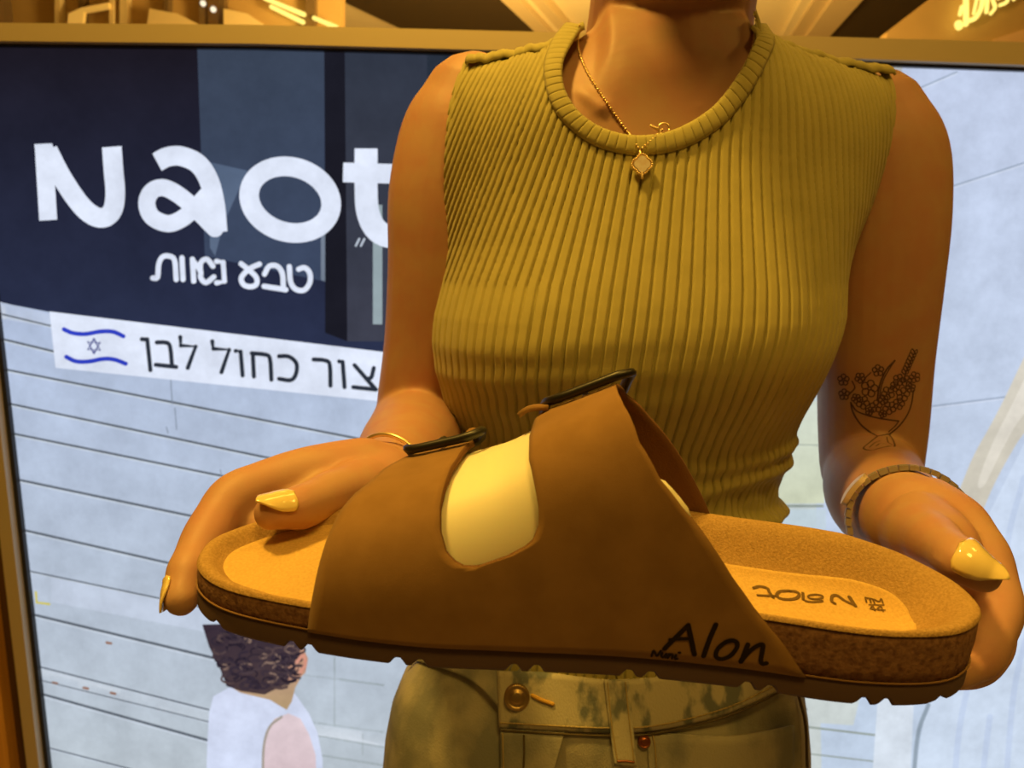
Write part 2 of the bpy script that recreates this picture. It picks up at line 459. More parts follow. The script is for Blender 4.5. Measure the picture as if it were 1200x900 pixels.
# the woman of the picture: bare arm and white dress
ppoly(catmull([(1200, 419), (1225, 370), (1260, 320), (1300, 330), (1290, 420), (1250, 470), (1204, 504), (1182, 536), (1164, 570), (1148, 604), (1134, 606), (1118, 594), (1128, 565), (1142, 532), (1162, 496), (1178, 465)], 6, True), (226, 220, 208), 5, (206, 200, 184))
ppoly(catmull([(1206, 434), (1235, 385), (1270, 350), (1290, 360), (1275, 410), (1240, 450), (1198, 488), (1174, 528), (1154, 568), (1146, 566), (1162, 522), (1184, 478)], 6, True), (238, 232, 222), 6, (224, 218, 204))
ppoly([(1300, 470), (1206, 508), (1165, 590), (1150, 620), (1120, 700), (1085, 830), (1060, 1000), (1300, 1000)], (208, 222, 244), 5, (206, 220, 238))
for pts in ([(1200, 560), (1180, 640), (1172, 760)], [(1215, 700), (1190, 800), (1180, 900)], [(1140, 780), (1125, 850), (1118, 920)], [(1160, 840), (1150, 920)]):
    pstroke(pts, 7, (196, 211, 236), 6)
ppoly([(1030, 800), (1072, 800), (1060, 1000), (1015, 1000)], (218, 228, 240), 5)
pstroke([(1088, 826), (1076, 860), (1070, 920)], 5, (150, 165, 180), 6)
ppoly([(960, 800), (1012, 800), (1000, 850), (940, 846)], (206, 214, 212), 4)
# the child of the picture
ppoly([(268, 806), (300, 800), (330, 802), (345, 812), (362, 836), (372, 858), (378, 890), (380, 1000), (244, 1000), (243, 870), (245, 836), (250, 816)], (214, 222, 246), 7, (206, 216, 240))
ppoly([(262, 800), (282, 812), (316, 820), (336, 832), (342, 822), (346, 806), (355, 790), (300, 780)], (196, 158, 134), 8, (188, 160, 120))
ppoly([(322, 842), (338, 836), (352, 842), (362, 860), (370, 885), (374, 1000), (306, 1000), (308, 880), (312, 856)], (228, 208, 214), 8, (214, 190, 196))
pstroke([(308, 920), (309, 876), (316, 852), (330, 840)], 3, (170, 160, 150), 9)
ppoly([(340, 768), (356, 760), (361, 772), (358, 788), (346, 800), (336, 800)], (198, 150, 124), 9)
ppoly([(237, 732), (245, 758), (257, 782), (266, 804), (282, 810), (310, 814), (326, 806), (342, 800), (350, 786), (352, 770), (356, 750), (352, 735), (345, 728)], (58, 46, 58), 9, (76, 60, 62))
hr = np.random.RandomState(11)
for q in range(150):
    hx, hy = 246 + 104 * hr.rand(), 738 + 68 * hr.rand()
    if hx < 246 + (hy - 738) * .35 or (hy > 795 and hx > 335): continue
    base = [(48, 39, 50), (62, 50, 60), (74, 60, 66), (90, 72, 72), (54, 44, 56), (42, 34, 46)][hr.randint(6)]
    if hr.rand() < .12: base = (134, 110, 98)
    r0, a0 = 3 + 4 * hr.rand(), 6.28 * hr.rand()
    pstroke([(hx + r0 * 1.5 * math.cos(a0 + t), hy + r0 * .8 * math.sin(a0 + t)) for t in (0, .8, 1.6, 2.4, 3.2)], 1.6 + 2.2 * hr.rand(), base, 10, smooth=4)
pstroke([(348, 776), (355, 768), (358, 778), (352, 788)], 4, (214, 150, 130), 11)
# white banner with the flag and dark letters
ppoly([(58, 365), (520, 421), (520, 478), (65, 431)], (226, 234, 252), 5)
def z5(x, y): return (30 + x / 5.4545, 350 + y / 5.4545)
def z6(x, y): return (160 + x / 4.0, 280 + y / 4.0)
BLUE = (48, 66, 196)
pstroke([z5(*p) for p in ((245, 196), (300, 219), (380, 226), (480, 210), (560, 212), (625, 240))], 5.0, BLUE, 6)
pstroke([z5(*p) for p in ((260, 372), (320, 400), (400, 402), (500, 385), (570, 390), (640, 416))], 5.0, BLUE, 6)
for r0 in (-90, 90):
    tri = [z5(437 + 44 * math.cos(math.radians(r0 + 120 * k)) , 303 + 47 * math.sin(math.radians(r0 + 120 * k + 3))) for k in range(4)]
    pstroke(tri, 1.9, (60, 66, 140), 6, smooth=0)
DK = (44, 50, 62)
for pts, sm in [(((25, 470), (50, 472)), 0), (((50, 470), (65, 615)), 0), (((95, 485), (138, 486), (157, 505), (166, 590)), 3), (((90, 590), (186, 600)), 0),
                (((205, 460), (208, 500), (277, 505), (240, 605)), 0), (((355, 480), (360, 515), (434, 520), (398, 625)), 0), (((465, 525), (488, 528), (497, 640)), 0),
                (((540, 536), (600, 542), (625, 560), (632, 660)), 3), (((545, 540), (550, 645)), 0), (((668, 550), (715, 552), (750, 585), (746, 636), (722, 662), (668, 656)), 4),
                (((830, 565), (886, 570), (906, 592), (909, 688)), 3), (((950, 574), (966, 576), (975, 695)), 0), (((1022, 592), (1118, 702)), 0), (((1112, 605), (1100, 650), (1078, 655)), 3), (((1016, 695), (1122, 706)), 0)]:
    pstroke([z6(*p) for p in pts], 5.0, DK, 6, smooth=sm, caps=True)
WH = (226, 234, 252)
for pts, sm in [(((76, 183), (98, 180), (104, 120), (120, 86), (150, 80), (178, 100), (186, 190)), 4), (((213, 88), (218, 190)), 0), (((262, 95), (268, 198)), 0),
                (((262, 100), (300, 150), (300, 180), (325, 205), (362, 178)), 4), (((358, 128), (330, 95), (302, 110), (298, 150)), 4), (((375, 105), (406, 110), (412, 198), (376, 206)), 0),
                (((490, 116), (520, 140), (560, 178), (562, 212), (535, 224), (502, 214), (492, 180), (530, 140), (576, 118)), 5),
                (((600, 165), (622, 128), (660, 128), (684, 165), (688, 232)), 4), (((598, 222), (700, 238)), 0), (((716, 130), (722, 200), (745, 235), (785, 240), (812, 205), (812, 160), (788, 135), (760, 142)), 4)]:
    pstroke([z6(*p) for p in pts], 6.2, WH, 6, smooth=sm)
LW = 24
pstroke([(56.5, 258), (51, 169)], LW - 3, WH, 6, smooth=0, caps=False)
ppoly([(40, 169), (60, 168), (74, 190), (60, 215), (44, 190)], WH, 6)
pstroke([(56, 176), (72, 207), (92, 237), (108, 252), (122, 255), (132, 246), (135, 226), (133, 200), (131, 172)], LW - 1, WH, 6, caps=False)
pstroke([(184, 190), (196, 184), (212, 183), (232, 192), (245, 212), (252, 240), (255, 272)], LW - 1, WH, 6, caps=False)
pstroke([(252, 268), (230, 246), (210, 229), (192, 220), (178, 224), (172, 238), (178, 254), (196, 262), (212, 257), (228, 244), (243, 228)], LW - 4, WH, 6)
pstroke([(340 + 48 * math.cos(a) + 3 * math.sin(a), 234 + 39 * math.sin(a) + 3 * math.cos(a)) for a in [k * math.pi / 8 for k in range(16)]], LW - 1, WH, 6, smooth=4, closed=True, caps=False)
pstroke([(429, 174), (429, 220), (431, 248), (440, 268), (456, 277), (480, 276)], LW + 3, WH, 6, caps=False)
pline((402, 202), (470, 204), LW - 1, WH, 6)

po = mesh_obj('screen_picture', pic.v, pic.f, None, disp, False, mats=[bpy.data.materials.new('picture')])
ca = po.data.color_attributes.new('Col', 'FLOAT_COLOR', 'POINT')
ca.data.foreach_set('color', np.array([(*c, 1) for c in pcol], np.float32).ravel())
m = po.data.materials[0]; m.use_nodes = True; nt = m.node_tree; nt.nodes.clear()
at_ = nt.nodes.new('ShaderNodeVertexColor'); at_.layer_name = 'Col'
nz = nt.nodes.new('ShaderNodeTexNoise'); nz.inputs['Scale'].default_value = 9; nz.inputs['Detail'].default_value = 9; nz.inputs['Roughness'].default_value = .7
tc = nt.nodes.new('ShaderNodeTexCoord'); nt.links.new(tc.outputs['Object'], nz.inputs['Vector'])
mr = nt.nodes.new('ShaderNodeMapRange'); mr.inputs[1].default_value = .3; mr.inputs[2].default_value = .7; mr.inputs[3].default_value = .82; mr.inputs[4].default_value = 1.12
nt.links.new(nz.outputs['Fac'], mr.inputs[0])
em = nt.nodes.new('ShaderNodeEmission'); out = nt.nodes.new('ShaderNodeOutputMaterial')
nt.links.new(at_.outputs['Color'], em.inputs[0]); nt.links.new(mr.outputs[0], em.inputs[1]); nt.links.new(em.outputs[0], out.inputs[0])

# frame: top rail, black gap, left stile, right stile, base
fr = MB(); gp = MB()
def fquad(mb_, px, y0, y1):
    mb_.prism([at(x, y, YS + y0) for x, y in px], (0, y1 - y0, 0))
fquad(fr, [(-90, 26), (300, 29), (660, 38), (900, 41), (1330, 53), (1330, 81), (900, 65), (660, 61), (300, 51), (-90, 47)], -.03, .05)
xl0, xl1 = at(43, 900, YS).x, at(57, 900, YS).x
zt = at(0, 40, YS).z
fr.box((xl0, YS - .03, .05), (xl1, YS + .05, zt))
xr = at(1330, 60, YS).x
fr.box((xr - .03, YS - .03, .05), (xr + .03, YS + .05, at(1330, 60, YS).z))
fr.build('bezel', M['frame'], disp)
fquad(gp, [(-90, 47), (300, 51), (660, 61), (900, 65), (1330, 81), (1330, 88), (900, 72), (660, 67), (300, 57), (-90, 53)], -.012, .05)
gp.box((xl1, YS - .012, .05), (xl1 + .009, YS + .05, zt))
gp.build('screen_border', M['gap'], disp)
MB().box((xl0, YS + .012, .05), (xr, YS + .06, zt - .06)).build('back_panel', M['gap'], disp)
MB().box((xl0, YS - .12, 0), (xr, YS + .2, .05)).build('plinth', M['frame'], disp)

# ------------------------------------------------------------------ the sandal (local axes: s toe->heel, w towards the viewer, u up)
QL, QYAW, QTILT, QROLL, QWID = Vector((0.0229, 0.2818, 1.1369)), -0.088, 0.099, 0.0866, 0.85
_b = Matrix(((1, 0, 0), (0, -1, 0), (0, 0, 1)))
RS = Matrix.Rotation(QYAW, 3, 'Z') @ Matrix.Rotation(QROLL, 3, 'Y') @ Matrix.Rotation(QTILT, 3, 'X') @ _b
def SW(s, w, u): return QL + RS @ Vector((s - .15, w, u))
OUTL = [(0, .004), (.006, .024), (.025, .040), (.06, .0485), (.095, .050), (.13, .045), (.17, .039), (.21, .037), (.25, .038), (.28, .031), (.296, .016), (.30, 0), (.296, -.018),
        (.28, -.033), (.25, -.041), (.21, -.043), (.17, -.046), (.13, -.051), (.09, -.053), (.05, -.047), (.02, -.032), (.004, -.012)]
OL = np.array(catmull(OUTL, 14, True)) * np.array([1, QWID]); NO = len(OL)
_imax = int(OL[:, 0].argmax()); _imin = int(OL[:, 0].argmin())
def _side(near):
    p = OL[OL[:, 1] >= 0] if near else OL[OL[:, 1] < 0]
    o = p[:, 0].argsort(); return p[o]
NEAR, FAR = _side(True), _side(False)
def wn(s): return float(np.interp(s, NEAR[:, 0], NEAR[:, 1]))
def wf(s): return float(np.interp(s, FAR[:, 0], -FAR[:, 1]))
def base_u(s): return -.004 * max(0, min(1, (.10 - s) / .10)) ** 2
def rim_u(s, w):
    r = float(np.interp(s, [0, .06, .12, .2, .26, .3], [.0200, .0202, .030, .0310, .0302, .0306]))
    if w < 0: r += .006 * min(1, -w / .026) * min(1, max(0, (s - .1) / .05)) * min(1, max(0, (.3 - s) / .04))
    return r + base_u(s)
def dist_edge(s, w):
    return float(np.sqrt(((OL - np.array([s, w])) ** 2).sum(1).min()))
def foot_u(s, w):
    d = dist_edge(s, w)
    drop = float(np.interp(s, [0, .05, .12, .2, .27, .3], [.0060, .0070, .0095, .013, .0150, .0150]))
    fall = float(np.interp(s, [0, .05, .12, .2, .27, .3], [.008, .010, .018, .020, .022, .022]))
    nr = min(1, max(0, w / .012)) * min(1, max(0, (s - .012) / .03)) * min(1, max(0, (.292 - s) / .03))
    fall = fall + (.0065 - fall) * nr
    t = min(1, max(0, (d - (.0035 - .0023 * nr)) / fall)); t = t * t * (3 - 2 * t)
    edge = .0012 * (1 - min(1, d / .0025)) ** 2
    return rim_u(s, w) - drop * t - edge
def center(s): return (min(max(s, .045), .262), 0.0)

sandal = thing('sandal', 'brown suede two-buckle sandal with cork footbed held sideways in both hands', 'sandal', QL)
# outsole: cross-sections along the length, with grooves cut across the underside
st = np.concatenate([[.0004], .02 * (1 - np.cos(np.linspace(.1, math.pi / 2, 14))), np.linspace(.0215, .2785, 360), .28 + .02 * np.sin(np.linspace(.02, math.pi / 2 - .03, 14))])
def groove(s):
    g = 0
    for c0 in (.018, .0505, .0575, .090, .098, .131, .139, .172, .180, .214, .222, .254, .262, .283):
        g = max(g, 1 - abs(s - c0) / .0030)
    return .0028 * min(1, max(0, g) * 1.5)
v = []; f = []
for s in st:
    a, b = wn(s), wf(s); bu = base_u(s); g = groove(s); top = bu + .0095
    n0 = 6
    row = [(s, a - .0006, top), (s, a, top - .0012), (s, a + .0003, bu + .002 + g * .9), (s, a - .0015, bu + g)]
    row += [(s, (a - .0015) + (-(b - .0015) - (a - .0015)) * k / n0, bu + g) for k in range(1, n0)]
    row += [(s, -b + .0015, bu + g), (s, -b - .0003, bu + .002 + g * .9), (s, -b, top - .0012), (s, -b + .0006, top)]
    v += [SW(*p) for p in row]; nr = len(row)
f = grid_faces(len(st), nr, wrap=True); f.append(tuple(range(nr))); f.append(tuple(range((len(st) - 1) * nr + nr - 1, (len(st) - 1) * nr - 1, -1)))
o = mesh_obj('outsole', v, f, M['outsole'], sandal); sharp(o, 30)
bm = bmesh.new(); bm.from_mesh(o.data); bmesh.ops.recalc_face_normals(bm, faces=bm.faces); bm.to_mesh(o.data); bm.free()
# cork midsole wall
v = []
NRM = []
for i in range(NO):
    t = OL[(i + 1) % NO] - OL[i - 1]; n = np.array([t[1], -t[0]]); n /= np.hypot(*n) + 1e-9
    if n @ (OL[i] - np.array(center(OL[i][0]))) < 0: n = -n
    NRM.append(n)
for k, (off, fu) in enumerate([(-.002, 0), (-.0004, 0.02), (-.0002, .25), (-.0001, .5), (-.0004, .75), (-.0008, .97), (-.0030, 1.0)]):
    for i in range(NO):
        s, w = OL[i] + NRM[i] * off
        lo = base_u(OL[i][0]) + .0094; hi = rim_u(*OL[i]) - .0010
        v.append(SW(s, w, lo + (hi - lo) * fu))
mesh_obj('midsole', v, grid_faces(7, NO, True), M['cork'], sandal)
mbx = MB(); vv, ff = tube([SW(*(OL[i] + NRM[i] * .0001), base_u(OL[i][0]) + .0101) for i in range(0, NO + 1, 2) for i in [i % NO]], [.00038] * len(range(0, NO + 1, 2)), 6, cap=False, interp=0)
mbx.add(vv, ff[:-2]).build('glue_line', M['corkedge'], sandal, True)
# suede footbed: rim, cup and toe bed
TL = [1, .985, .96, .93, .90, .86, .82, .78, .74, .70, .66, .62, .58, .54, .5, .44, .38, .3, .22, .14, .06, 0.0]
v = []
for t in TL:
    for i in range(NO):
        s, w = OL[i] + NRM[i] * (-.0002)
        c = center(s); s2, w2 = c[0] + (s - c[0]) * t, c[1] + (w - c[1]) * t
        v.append(SW(s2, w2, foot_u(s2, w2) + (.0003 if t < 1 else -.0006)))
mesh_obj('footbed', v, grid_faces(len(TL), NO, True), M['rim'], sandal)
# smooth lining inside the rim (toe bed and heel oval)
LN = []
for i in range(NO):
    s, w = OL[i]
    ins = float(np.interp(s, [0, .04, .09, .14, .2, .24, .27, .285, .3], [.0095, .0085, .010, .015, .0195, .0190, .0165, .0165, .0200]))
    nr = min(1, max(0, w / .012)) * min(1, max(0, (s - .012) / .03)) * min(1, max(0, (.292 - s) / .03))
    LN.append(OL[i] - NRM[i] * (ins + (.0048 - ins) * nr))
LN = np.array(LN)
for _ in range(25): LN = (np.roll(LN, 1, 0) + LN * 2 + np.roll(LN, -1, 0)) / 4
v = []; TT = [1, .99, .94, .86, .76, .64, .5, .36, .2, .08, 0]
def liner_u(s, w): return foot_u(s, w) + .0007
for t in TT:
    for i in range(NO):
        s, w = LN[i]; c = center(s); s2, w2 = c[0] + (s - c[0]) * t, c[1] + (w - c[1]) * t
        v.append(SW(s2, w2, liner_u(s2, w2) - (.0006 if t == 1 else 0)))
lf = grid_faces(len(TT), NO, True)
liner = mesh_obj('sock_liner', v, lf, M['liner'], sandal)
liner_bvh = BVHTree.FromPolygons(v, lf)

# ---- upper: an arch over the foot
def arch_h(s): return float(np.interp(s, [.03, .06, .08, .10, .117, .134, .16, .19, .235], [.034, .041, .0475, .0545, .0620, .0740, .0880, .097, .102]))
def arch0(s, ph):
    c, sn = math.cos(ph), math.sin(ph)
    w = (wn(min(s, .262)) + .0012) * abs(c) ** .62 if c >= 0 else -(wf(min(s, .262)) + .0012) * abs(c) ** .62
    u = base_u(s) + .0098 + arch_h(s) * max(sn, 0) ** .86
    return SW(s, w, u)
def archn(s, ph):
    e = 1e-3; p = min(max(ph, .03), math.pi - .03)
    a = arch0(s + e, p) - arch0(s - e, p); b = arch0(s, p + e * 5) - arch0(s, p - e * 5)
    n = a.cross(b).normalized()
    return n if n.dot(RS @ Vector((0, math.cos(p), math.sin(p)))) > 0 else -n
def arch(s, ph, off=0.0): return arch0(s, ph) + archn(s, ph) * off
def hfr(ph): return max(0.0, math.sin(ph)) ** .86
# strap edges: length position against the angle round the arch (0 = near sole edge, 180 = far sole edge)
E_FRONT = ([0, 7, 19, 34, 48, 67, 80, 90, 98, 106, 125, 150, 180], [.0575, .0580, .0590, .0600, .0610, .0628, .0655, .0700, .0755, .0785, .0770, .0700, .0660])
E_BACK = ([0, 1.5, 4.6, 7.6, 10.2, 16.3, 25.5, 33, 42.3, 56, 77, 92, 105, 120, 135, 150, 165, 180], [.2325, .2285, .2230, .2170, .2120, .2030, .1920, .1830, .1740, .1660, .1600, .1580, .1590, .1640, .1750, .1890, .2040, .2180])
E_CUTF = ([26.5, 27.3, 29.6, 34.1, 44.3, 57, 69, 85, 106], [.1150, .1110, .1080, .1045, .1015, .1000, .0998, .1000, .1040])
E_CUTR = ([26.5, 27.3, 29.0, 30.5, 35.2, 41.8, 52, 65.7, 84, 94, 106], [.1150, .1250, .1310, .1335, .1350, .1342, .1320, .1292, .1280, .1288, .1330])
def tab(t, ph): return float(np.interp(math.degrees(ph), t[0], t[1]))
PC = math.radians(26.5)
def cutm(ph):
    q = ph if ph <= math.radians(106) else math.radians(106) - (ph - math.radians(106)) * 1.55
    if q <= PC: return None
    return tab(E_CUTF, q), tab(E_CUTR, q)
pd = list(np.linspace(0, 26.5, 22)) + [26.6, 26.8, 27.05, 27.3, 27.7, 28.3, 29.0, 29.7, 30.5, 31.5, 33, 35, 37.5] + list(np.linspace(40, 150, 64)) + list(np.linspace(152, 180, 16))
phs = [math.radians(d) for d in pd]
um = MB()
NC1 = 14
def strip(plist, e0, e1, nc):
    b = len(um.v)
    for p in plist:
        s0, s1 = e0(p), e1(p)
        for k in range(nc): um.v.append(arch(s0 + (s1 - s0) * k / (nc - 1), p))
    ff = grid_faces(len(plist), nc, off=b); um.f.extend(ff); um.m.extend([0] * len(ff))
eF = lambda p: tab(E_FRONT, p); eB = lambda p: tab(E_BACK, p)
mid1 = lambda p: (cutm(p) or (.115, .115))[0]; mid2 = lambda p: (cutm(p) or (.115, .115))[1]
strip(phs, eF, mid1, NC1); strip(phs, mid2, eB, NC1 + 6)
up = mesh_obj('upper', um.v, um.f, None, sandal, True, mats=[M['suede'], M['suede_in']])
bm = bmesh.new(); bm.from_mesh(up.data); bmesh.ops.remove_doubles(bm, verts=bm.verts, dist=1e-5); bmesh.ops.recalc_face_normals(bm, faces=bm.faces)
bm.faces.ensure_lookup_table()
# outward normals
ctr = SW(.12, 0, .03) - QL
if sum((fc.normal.dot(fc.calc_center_median() - ctr)) * fc.calc_area() for fc in bm.faces) < 0: bmesh.ops.reverse_faces(bm, faces=bm.faces)
bm.to_mesh(up.data); bm.free()
sol = up.modifiers.new('thickness', 'SOLIDIFY'); sol.thickness = .0026; sol.offset = -1; sol.material_offset = 1; sol.material_offset_rim = 1
upper_bvh = BVHTree.FromPolygons([tuple(x) for x in um.v], um.f)


def cast(bvh, px, py):
    h = bvh.ray_cast(Vector((0, 0, CAMZ)), ray(px, py).normalized())
    return h


def surface_stroke(mb_, bvh, pts, width, step=1.0, smooth=6, lift=.0003):
    P = catmull(pts, smooth) if smooth else [np.array(p, float) for p in pts]
    Q = [P[0]]
    for a, b in zip(P, P[1:]):
        n = max(1, int(np.hypot(*(b - a)) / step))
        for k in range(1, n + 1): Q.append(a + (b - a) * k / n)
    hp, hn = [], []
    for q in Q:
        loc, nn, _, _ = cast(bvh, q[0], q[1])
        if loc is None: continue
        if nn.dot(ray(q[0], q[1])) > 0: nn = -nn
        hp.append(loc); hn.append(nn)
    # smooth the normals a little, drop stalled points
    keep = [0] if hp else []
    for i in range(1, len(hp)):
        if (hp[i] - hp[keep[-1]]).length > 1e-5: keep.append(i)
    hp = [hp[i] for i in keep]; hn = [hn[i] for i in keep]
    ribbon(mb_, hp, hn, width, lift, True)


def zA(x, y): return (740 + x / 5.4545, 700 + y / 5.4545)
prt = MB()
for pts, w in [([(210, 325), (270, 265), (362, 175)], .0017), ([(362, 175), (378, 250), (402, 362)], .0018), ([(245, 268), (300, 262), (385, 262)], .0013),
               ([(538, 172), (500, 260), (460, 372)], .0018), ([(640, 272), (590, 290), (548, 330), (540, 375), (575, 392), (630, 370), (672, 320), (672, 285), (640, 272), (600, 282)], .0016),
               ([(742, 300), (720, 360), (698, 408)], .0018), ([(705, 400), (745, 350), (800, 308), (838, 300), (836, 340), (826, 400), (838, 422), (862, 418)], .0016)]:
    surface_stroke(prt, upper_bvh, [zA(*p) for p in pts], w)
for pts in [[(128, 372), (142, 338), (162, 372), (186, 340)], [(196, 352), (190, 372), (204, 380), (222, 358)], [(222, 358), (218, 382)], [(232, 384), (240, 360)], [(238, 372), (252, 360), (262, 366), (258, 388)],
            [(284, 366), (276, 390), (292, 390)], [(302, 350), (310, 351)]]:
    surface_stroke(prt, upper_bvh, [zA(*p) for p in pts], .0009, step=.4, smooth=3)
o = prt.build('name_lettering', M['ink'], up); o['label'] = 'dark handwritten name on the suede'
# print on the heel lining (upside down, as it lies)
def zB(x, y): return (860 + x / 4.6154, 640 + y / 4.6154)
pr2 = MB()
for pts, w in [([(655, 325), (624, 278)], .0016), ([(655, 322), (600, 298), (560, 270), (532, 272), (528, 300), (545, 312)], .0013), ([(372, 256), (374, 290)], .0012),
               ([(374, 290), (396, 301), (432, 304), (478, 299)], .0010), ([(440 + 40 * math.cos(q * math.pi / 6), 276 + 12 * math.sin(q * math.pi / 6)) for q in range(13)], .0009),
               ([(300, 244), (340, 250), (352, 268), (330, 286), (280, 290), (240, 280), (232, 262), (252, 246), (300, 244)], .0013), ([(106, 228), (140, 220), (180, 230), (190, 250), (212, 280)], .0013), ([(128, 268), (228, 272)], .0011),
               ([(710, 280), (716, 304)], .0007), ([(710, 280), (724, 282)], .0006), ([(732, 284), (740, 306)], .0007), ([(732, 284), (746, 286)], .0006), ([(760, 310), (752, 288), (784, 300), (796, 286), (806, 310)], .0006),
               ([(730, 318), (812, 320)], .0004), ([(762, 352), (750, 326), (738, 342), (768, 344)], .0006), ([(806, 354), (794, 328), (776, 344), (816, 348)], .0006)]:
    surface_stroke(pr2, liner_bvh, [zB(*p) for p in pts], w, step=.5, smooth=5)
pr2.build('heel_print', M['sockink'], liner)

# buckles: a rounded black frame lying over the top of each strap, with a tongue
def buckle(s0, s1, p0, p1, name):
    r = .004; pts = []
    n = 6
    cs = [(s0, p0), (s1, p0), (s1, p1), (s0, p1)]
    path = []
    hw = (p1 - p0) / 2; sw = (s1 - s0) / 2; pm, sm = (p0 + p1) / 2, (s0 + s1) / 2
    for k in range(64):
        a = 2 * math.pi * k / 64
        ca_, sa = math.cos(a), math.sin(a); e = .38
        path.append(arch(sm + sw * math.copysign(abs(ca_) ** e, ca_) + slant * (hw * math.copysign(abs(sa) ** e, sa)), pm + hw * math.copysign(abs(sa) ** e, sa), .0028))
    n_ = len(path); v_ = []
    for i in range(n_):
        t = (path[(i + 1) % n_] - path[i - 1]).normalized(); c = sum(path, Vector()) / n_
        up_ = (RS @ Vector((0, math.cos(pm), math.sin(pm)))).normalized(); side = t.cross(up_).normalized(); up2 = side.cross(t)
        for a in range(8):
            an = a * math.pi / 4 + math.pi / 8
            v_.append(path[i] + side * (math.cos(an) * .0021) + up2 * (math.sin(an) * .0019))
    f_ = grid_faces(n_, 8, True) + [((n_ - 1) * 8 + j, (n_ - 1) * 8 + (j + 1) % 8, (j + 1) % 8, j) for j in range(8)]
    b_ = mesh_obj(name, v_, f_, M['black'], sandal)
    vv, ff = tube([arch((s0 + s1) / 2, p0 + (p1 - p0) * t, .0034) for t in (0, .35, .7, 1)], [.0012] * 4, 8)
    tg = mesh_obj('buckle_tongue', vv, ff, M['black'], b_)
slant = -.006
buckle(.0770, .1075, math.radians(98), math.radians(128), 'buckle')
buckle(.1330, .1640, math.radians(97), math.radians(127), 'buckle')
# loose strap end peeking out in front of the rear strap
def strap_tip(s0, s1, p, wid, name):
    vv = []; 
    for k in range(9):
        t = k / 8; s = s0 + (s1 - s0) * t
        for j in (0, 1):
            pp = p + wid * (j - .5) * (1 - .35 * t * t)
            vv.append(arch(s, pp, .001 + .003 * math.sin(t * 2.2)))
    o_ = mesh_obj(name, vv, grid_faces(9, 2), M['suede'], sandal)
    m_ = o_.modifiers.new('thickness', 'SOLIDIFY'); m_.thickness = .0022; m_.offset = 0
strap_tip(.134, .1240, math.radians(102), .22, 'strap_end')
strap_tip(.1010, .1060, math.radians(112), .30, 'strap_end')

# cream plastic shoe insert inside the straps
v = []
phi_i = np.linspace(.12, math.pi - .12, 60)
for p in phi_i:
    h = hfr(p)
    s0 = .0960
    s1 = (eB(p) + float(np.interp(h, [0, .50, .555, .60, .70, .76, 1], [-.010, -.005, .0010, .0016, .0010, -.008, -.014]))) if p < math.pi / 2 else .145
    for k in range(16):
        s = s0 + (s1 - s0) * k / 15
        v.append(arch(s, p, -.0046))
ins = mesh_obj('shoe_insert', v, grid_faces(60, 16), M['cream'])
ins.modifiers.new('thickness', 'SOLIDIFY').thickness = .0012
tag(ins, 'glossy cream plastic insert filling the sandal under its straps', 'shoe insert')

# ------------------------------------------------------------------ the person
person = thing('person', 'person in a mustard ribbed tank top and faded jeans holding out a sandal', 'person', (.11, .62, 0))
YT = .60                                     # mid-depth of the torso


def zr_(py): return at(600, py, YT).z
def xr_(px, py): return at(px, py, YT).x


# silhouette of the top by photo row: left, right, front depth
ROWS = [(-40, 550, 1026, .085), (40, 550, 1024, .085), (75, 549, 1023, .088), (88, 547, 1022, .09), (130, 535, 1016, .094), (200, 530, 1003, .102), (250, 529, 996, .112), (290, 529, 982, .121), (330, 522, 972, .130),
        (365, 512, 972, .137), (395, 510, 961, .139), (425, 513, 950, .136), (450, 519, 941, .128), (475, 527, 931, .115), (500, 533, 922, .103), (530, 540, 913, .096), (570, 543, 905, .094), (620, 545, 900, .094),
        (700, 540, 905, .090), (780, 520, 915, .086), (860, 490, 925, .088)]
RZ = np.array([zr_(r[0]) for r in ROWS])[::-1]
RL = np.array([xr_(r[1], r[0]) for r in ROWS])[::-1]
RR = np.array([xr_(r[2], r[0]) for r in ROWS])[::-1]
RD = np.array([r[3] for r in ROWS])[::-1]


def smooth_interp(z, A):
    return (np.interp(z - .012, RZ, A) + np.interp(z, RZ, A) * 2 + np.interp(z + .012, RZ, A)) / 4


# line of the shoulders (x, z), and how flat a section is there
SHX = np.array([xr_(p[0], p[1]) for p in [(486, 165), (516, 112), (550, 78), (600, 71), (640, 62), (690, 36), (705, 5), (785, -15), (856, 5), (866, 36), (905, 60), (965, 80), (1022, 90), (1052, 122), (1084, 172)]])
SHZ = np.array([zr_(p[1]) for p in [(486, 165), (516, 112), (550, 78), (600, 71), (640, 62), (672, 36), (690, 5), (785, -15), (870, 5), (886, 36), (915, 62), (965, 80), (1022, 90), (1052, 122), (1084, 172)]])


def torso_half(z):
    a, b = smooth_interp(z, RL), smooth_interp(z, RR)
    return (a + b) / 2, (b - a) / 2


Z_ARM = zr_(300)


def amax(z):
    """how far round the side the front panel reaches at this height (armholes cut it short)"""
    return math.radians(np.interp(z, [zr_(360), zr_(290), zr_(200), zr_(100)], [90, 80, 64, 52]))


def front(x, z, off=0.0):
    """depth (world y) of the front of the torso"""
    c, h = torso_half(z); am = amax(z); H = h / math.sin(am) + min(off, 0)
    t = min(abs(x - c) / H, .9999)
    d = float(smooth_interp(z, RD)) + off
    prof = (1 - t ** 2.3) ** (1 / 2.1)
    zs = float(np.interp(x, SHX, SHZ)) + off
    g = max(0.0, min(1.0, (zs - z) / .075)); g = math.sqrt(1 - (1 - g) ** 2)
    y = YT + .012 - d * prof * (.12 + .88 * g)
    # bust: two soft rounds
    zb = zr_(385)
    for bx, s in ((xr_(615, 385), 1.0), (xr_(868, 385), 1.0)):
        dz = (z - zb); sz = .075 if dz > 0 else .042
        y -= .013 * s * math.exp(-((x - bx) / .06) ** 2 - (dz / sz) ** 2)
    return y


